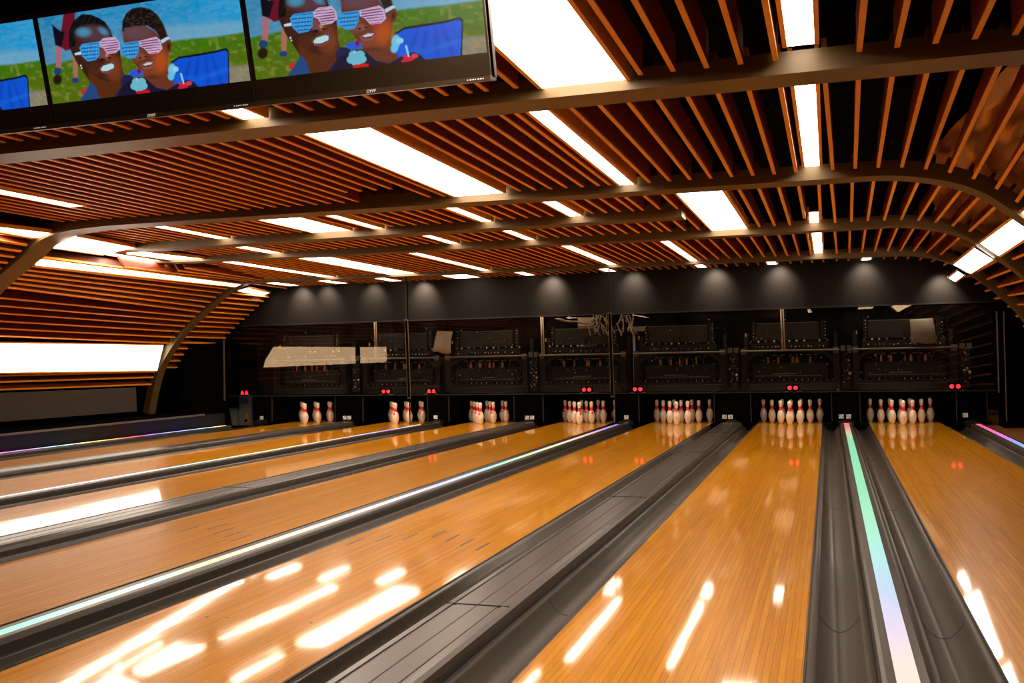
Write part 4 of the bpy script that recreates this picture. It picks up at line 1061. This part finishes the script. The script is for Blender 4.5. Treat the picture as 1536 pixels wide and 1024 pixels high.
    put(poly([(832, 556), (900, 522), (985, 533), (945, 592), (870, 602)], 9), (150, 82, 84)); put(poly([(845, 556), (905, 530), (972, 536), (930, 572), (872, 578)], 7), (60, 20, 20)); put(poly([(858, 556), (905, 534), (958, 536), (935, 556), (880, 568)], 6), (214, 208, 212))
    # shutter glasses, stars half blue and stripes half red-white
    def lens(pts, star):
        m = poly(pts, 7)
        if star:
            put(m, (52, 160, 232)); inn = poly([(p[0] + (np.mean([q[0] for q in pts]) - p[0]) * .12, p[1] + (np.mean([q[1] for q in pts]) - p[1]) * .12) for p in pts], 6)
            put(inn * np.clip(np.sin((Y + X * .10) / 17.5 * PI) * 1.4, 0, 1) * .75, (10, 40, 120)); put(inn * np.clip(np.sin(X / 8) * np.sin((Y + X * .1) / 8.75 * PI) - .35, 0, 1) * .8, (150, 215, 245))
        else:
            put(m, (214, 190, 226)); inn = poly([(p[0] + (np.mean([q[0] for q in pts]) - p[0]) * .1, p[1] + (np.mean([q[1] for q in pts]) - p[1]) * .1) for p in pts], 6)
            s = np.sin((Y + X * .12) / 24 * 2 * PI)
            put(inn * np.clip(s * 2, 0, 1) * .9, (112, 40, 92)); put(inn * np.clip(-s * 2 - .8, 0, 1) * .7, (226, 150, 190))
    put(poly([(204, 446), (266, 430), (268, 460), (206, 466)], 6), (190, 228, 240)); lens([(250, 392), (278, 358), (440, 333), (442, 470), (408, 512), (330, 526), (280, 480)], True); lens([(442, 338), (480, 302), (590, 288), (632, 340), (642, 404), (600, 442), (520, 456), (482, 400), (446, 386)], False)
    put(poly([(1030, 322), (1098, 288), (1122, 302), (1042, 354)], 6), (190, 218, 240)); lens([(640, 390), (682, 348), (822, 328), (820, 430), (790, 490), (722, 502), (668, 462)], True); lens([(822, 330), (985, 288), (1024, 320), (1048, 402), (1002, 450), (922, 456), (872, 400), (830, 380)], False)
    put(poly([(920, 452), (1005, 446), (1020, 436), (1012, 456), (925, 466)], 6), (200, 40, 70))
    # flower garlands
    put(ell(795, 640, 66, 34, 12), (34, 92, 226)); put(ell(820, 620, 18, 26, 10), (120, 20, 80))
    for a in range(5): put(ell(822 + 44 * math.cos(a * 1.257 + .3), 750 + 38 * math.sin(a * 1.257 + .3), 40, 36, 8), (112, 194, 214))
    put(poly([(800, 808), (920, 798), (935, 840), (800, 850)], 8), (216, 20, 22)); put(poly([(795, 680), (812, 700), (800, 716)], 6), (190, 225, 240))
    put(ell(1140, 610, 36, 62, 12), (120, 205, 240)); put(ell(1172, 600, 30, 26, 10), (150, 220, 240)); put(ell(1130, 670, 30, 36, 10), (110, 200, 240)); put(ell(1205, 680, 40, 50, 14), (20, 96, 232)); put(poly([(1215, 640), (1232, 640), (1262, 745), (1248, 755)], 6), (140, 220, 245))
    put(ell(1250, 765, 56, 22, 9, -.3), (214, 26, 56)); put(ell(1300, 735, 30, 20, 9), (230, 60, 80)); put(ell(1225, 745, 24, 16, 8, .6), (220, 30, 60))
    return np.clip(img, 0, 1)

def screen_material():
    g = NG('screen_picture')
    at = g.n('ShaderNodeVertexColor'); at.layer_name = 'picture'
    g.l(at.outputs['Color'], g.b.inputs['Emission Color']); g.b.inputs['Emission Strength'].default_value = .62
    g.b.inputs['Base Color'].default_value = (.01, .01, .01, 1); g.b.inputs['Roughness'].default_value = .35
    return g.m
PIC = screen_picture(); MSC = screen_material()
def screen_mesh():
    xs = np.linspace(0, W_SC, NU + 1); ys = np.linspace(B0, B1, NV + 1)
    vs = []
    for y in ys:
        for x in xs: vs.append(tuple(Vector((x, 0, 0)) + TUP * float(y)))
    fs = []; m1 = NU + 1
    for j in range(NV):
        for i in range(NU): a = j * m1 + i; fs.append((a, a + 1, a + m1 + 1, a + m1))
    me = bpy.data.meshes.new('screen'); me.from_pydata(vs, [], fs); me.materials.append(MSC)
    ca = me.color_attributes.new('picture', 'FLOAT_COLOR', 'CORNER')
    col = np.ones((NV * NU, 4, 4), np.float32); col[:, :, :3] = PIC.reshape(-1, 1, 3)
    ca.data.foreach_set('color', col.ravel()); me.update(); return me
SME = screen_mesh()
pitch = .9835
tvlab = ['leftmost hanging screen, mostly out of frame, showing a blue chair', 'middle hanging screen showing two people in flag sunglasses, left of the largest', 'right hanging screen, largest in view, showing two people in flag sunglasses']
def text_mesh(body, size, a, bb, ext=.001):
    cu = bpy.data.curves.new('lettering', 'FONT'); cu.body = body; cu.size = size; cu.shear = .3; cu.extrude = ext; cu.align_x = 'CENTER'
    ob = bpy.data.objects.new('lettering', cu); COL.objects.link(ob)
    dg = bpy.context.evaluated_depsgraph_get(); me = bpy.data.meshes.new_from_object(ob.evaluated_get(dg))
    bpy.data.objects.remove(ob)
    vs = [tv(a + v.co.x, bb + v.co.y, .028 + v.co.z) for v in me.vertices]; fs = [list(p.vertices) for p in me.polygons]
    b = MB(); b.add(vs, fs); return b
for k in range(3):
    x0 = -3.107 + pitch * (k - 1); x1 = x0 + pitch - .004
    t = thing('television', tv((x0 + x1) / 2, 0), tvlab[k], 'television', 'televisions hanging above the lanes')
    def slab(a0, a1, b0, b1, d0, d1, mi=0, b=None):
        b.hexa([tv(a0, b0, d0), tv(a1, b0, d0), tv(a1, b1, d0), tv(a0, b1, d0)], [tv(a0, b0, d1), tv(a1, b0, d1), tv(a1, b1, d1), tv(a0, b1, d1)], mi)
    sx0 = x0 + .009
    b = MB(); slab(x0, x1, .006, B1 + .02, -.06, -.004, b=b)
    slab(x0, sx0, .012, B1 + .02, -.004, .004, b=b); slab(sx0 + W_SC, x1, .012, B1 + .02, -.004, .004, b=b); slab(sx0, sx0 + W_SC, B1, B1 + .02, -.004, .004, b=b); slab(sx0, sx0 + W_SC, .012, B0, -.004, .004, b=b)
    b.build('casing', M['tvbody'], t)
    b = MB(); slab(x0, x1, -.006, .012, -.045, .022, b=b); slab(x1 - .003, x1, .012, B1 + .02, -.03, .008, b=b); b.build('edge_trim', M['tvtrim'], t)
    o = bpy.data.objects.new('screen', SME); COL.objects.link(o); o.parent = t
    o.location = Vector((sx0, TP.y, TP.z)) + TN * .0 - Vector(t['_o'])
    text_mesh('DWF', .017, (x0 + x1) / 2 + .015, -.003, .0008).build('logo', M['logo'], t, recalc=False)
    b = MB()
    for q in range(7): slab(x1 - .09 + q * .010, x1 - .09 + q * .010 + (.007 if q % 3 else .004), .001, .0055, .0215, .0226, b=b)
    b.build('small_print', M['logo'], t)
# hanging frame and dark soffit the screens are fixed to
t = thing('screen_mount', (-2.6, 3.5, 3.0), 'black mounting rack above and behind the hanging screens', 'mounting rack')
b = MB()
b.hexa([tv(-4.1, B1 + .022, .02), tv(-1.155, B1 + .022, .02), tv(-1.155, B1 + .022, -.10), tv(-4.1, B1 + .022, -.10)], [tv(-4.1, 1.105, .02), tv(-1.155, 1.105, .02), tv(-1.155, 1.105, -.10), tv(-4.1, 1.105, -.10)])
b.build('soffit', M['black'], t)
for x in (-3.6, -2.6, -1.6):
    b = MB(); b.hexa([tv(x - .03, .1, -.062), tv(x + .03, .1, -.062), tv(x + .03, .1, -.10), tv(x - .03, .1, -.10)], [tv(x - .03, .6, -.062), tv(x + .03, .6, -.062), tv(x + .03, .6, -.10), tv(x - .03, .6, -.10)])
    b.build('bracket', M['black'], t)

# ------------------------------------------------------------------ lamps that are not in the picture
def area(name, loc, rot, sx, sy_, energy, col=(1, .88, .74)):
    l = bpy.data.lights.new(name, 'AREA'); l.shape = 'RECTANGLE'; l.size = sx; l.size_y = sy_; l.energy = energy; l.color = col
    o = bpy.data.objects.new(name, l); COL.objects.link(o); o.location = loc; o.rotation_euler = rot; return o
# unseen fill lamps added to brighten the machines, hidden by the header
for x in (-8.6, -5.0, -1.5, 1.3):
    area('machine_fill', (x, 16.75, 2.6), (math.radians(12), 0, 0), 1.2, .12, 15.0, (1, .80, .58))
# downlights at the far end of the slats, washing the wall above the glass
for (x, e) in ((-9.33, .8), (-8.82, .55), (-7.88, .5), (-6.88, 1.), (-4.50, 1.), (-3.08, .6), (-1.72, .9), (-.73, .9), (.56, 1.), (1.66, .7)):
    l = bpy.data.lights.new('downlight', 'SPOT'); l.energy = 85 * e; l.spot_size = math.radians(92); l.spot_blend = 1.; l.shadow_soft_size = .04; l.color = (1, .84, .70)
    o = bpy.data.objects.new('downlight', l); COL.objects.link(o); zt = 2.56 if x < 1.3 else 2.30
    o.location = (x, 16.12, zt); d = Vector((0, .27, -.26)); o.rotation_euler = d.to_track_quat('-Z', 'Y').to_euler()
# pin-deck lamps tucked behind the bottom of the mask
for i in range(7):
    area('pin_lamp', (PINX[i], 16.47, .515), (math.radians(35), 0, 0), 1.0, .03, .9, (1, .86, .70))
# ceiling lights of the concourse behind the camera
for (x, y, sx, sy_) in ((-6.5, -3.0, .15, 3.0), (-3.0, -2.5, .45, 3.0), (-.6, -3.0, .12, 3.0), (1.2, -2.0, .45, 1.6), (-9.0, -2.0, .45, 2.0)):
    area('concourse_lamp', (x, y, 2.6), (0, 0, 0), sx, sy_, E_PANEL * PI * sx * sy_ * .9, LIGHT_COL)

# ------------------------------------------------------------------ world, camera, view
w = bpy.data.worlds.new('World'); SC.world = w; w.use_nodes = True
w.node_tree.nodes['Background'].inputs[0].default_value = (.02, .016, .012, 1); w.node_tree.nodes['Background'].inputs[1].default_value = .05
cam = bpy.data.cameras.new('camera'); co = bpy.data.objects.new('camera', cam); COL.objects.link(co)
cam.sensor_width = 36; cam.lens = F / 1536 * 36; cam.clip_start = .05; cam.clip_end = 200
def cam_axis(u, v, f):
    u, v = u * cr - v * sr, u * sr + v * cr
    Fw = f * cp - v * sp_; Up = f * sp_ + v * cp
    return Vector((u * cy - Fw * sy, u * sy + Fw * cy, Up))
rt, up, fw = cam_axis(1, 0, 0), cam_axis(0, 1, 0), cam_axis(0, 0, 1)
mw = Matrix((( rt.x, up.x, -fw.x, 0), (rt.y, up.y, -fw.y, 0), (rt.z, up.z, -fw.z, 1.1506), (0, 0, 0, 1)))
co.matrix_world = mw
SC.camera = co
vs_ = SC.view_settings
SC.display_settings.display_device = 'sRGB'
vs_.view_transform = 'Standard'; vs_.look = 'None'; vs_.gamma = 1; vs_.exposure = 0.42; vs_.use_curve_mapping = False
SC.cycles.use_denoising = True
SC.cycles.max_bounces = 10; SC.cycles.diffuse_bounces = 5; SC.cycles.glossy_bounces = 5; SC.cycles.transparent_max_bounces = 12
SC.cycles.sample_clamp_indirect = 8
for o in bpy.data.objects:
    if '_o' in o: del o['_o']
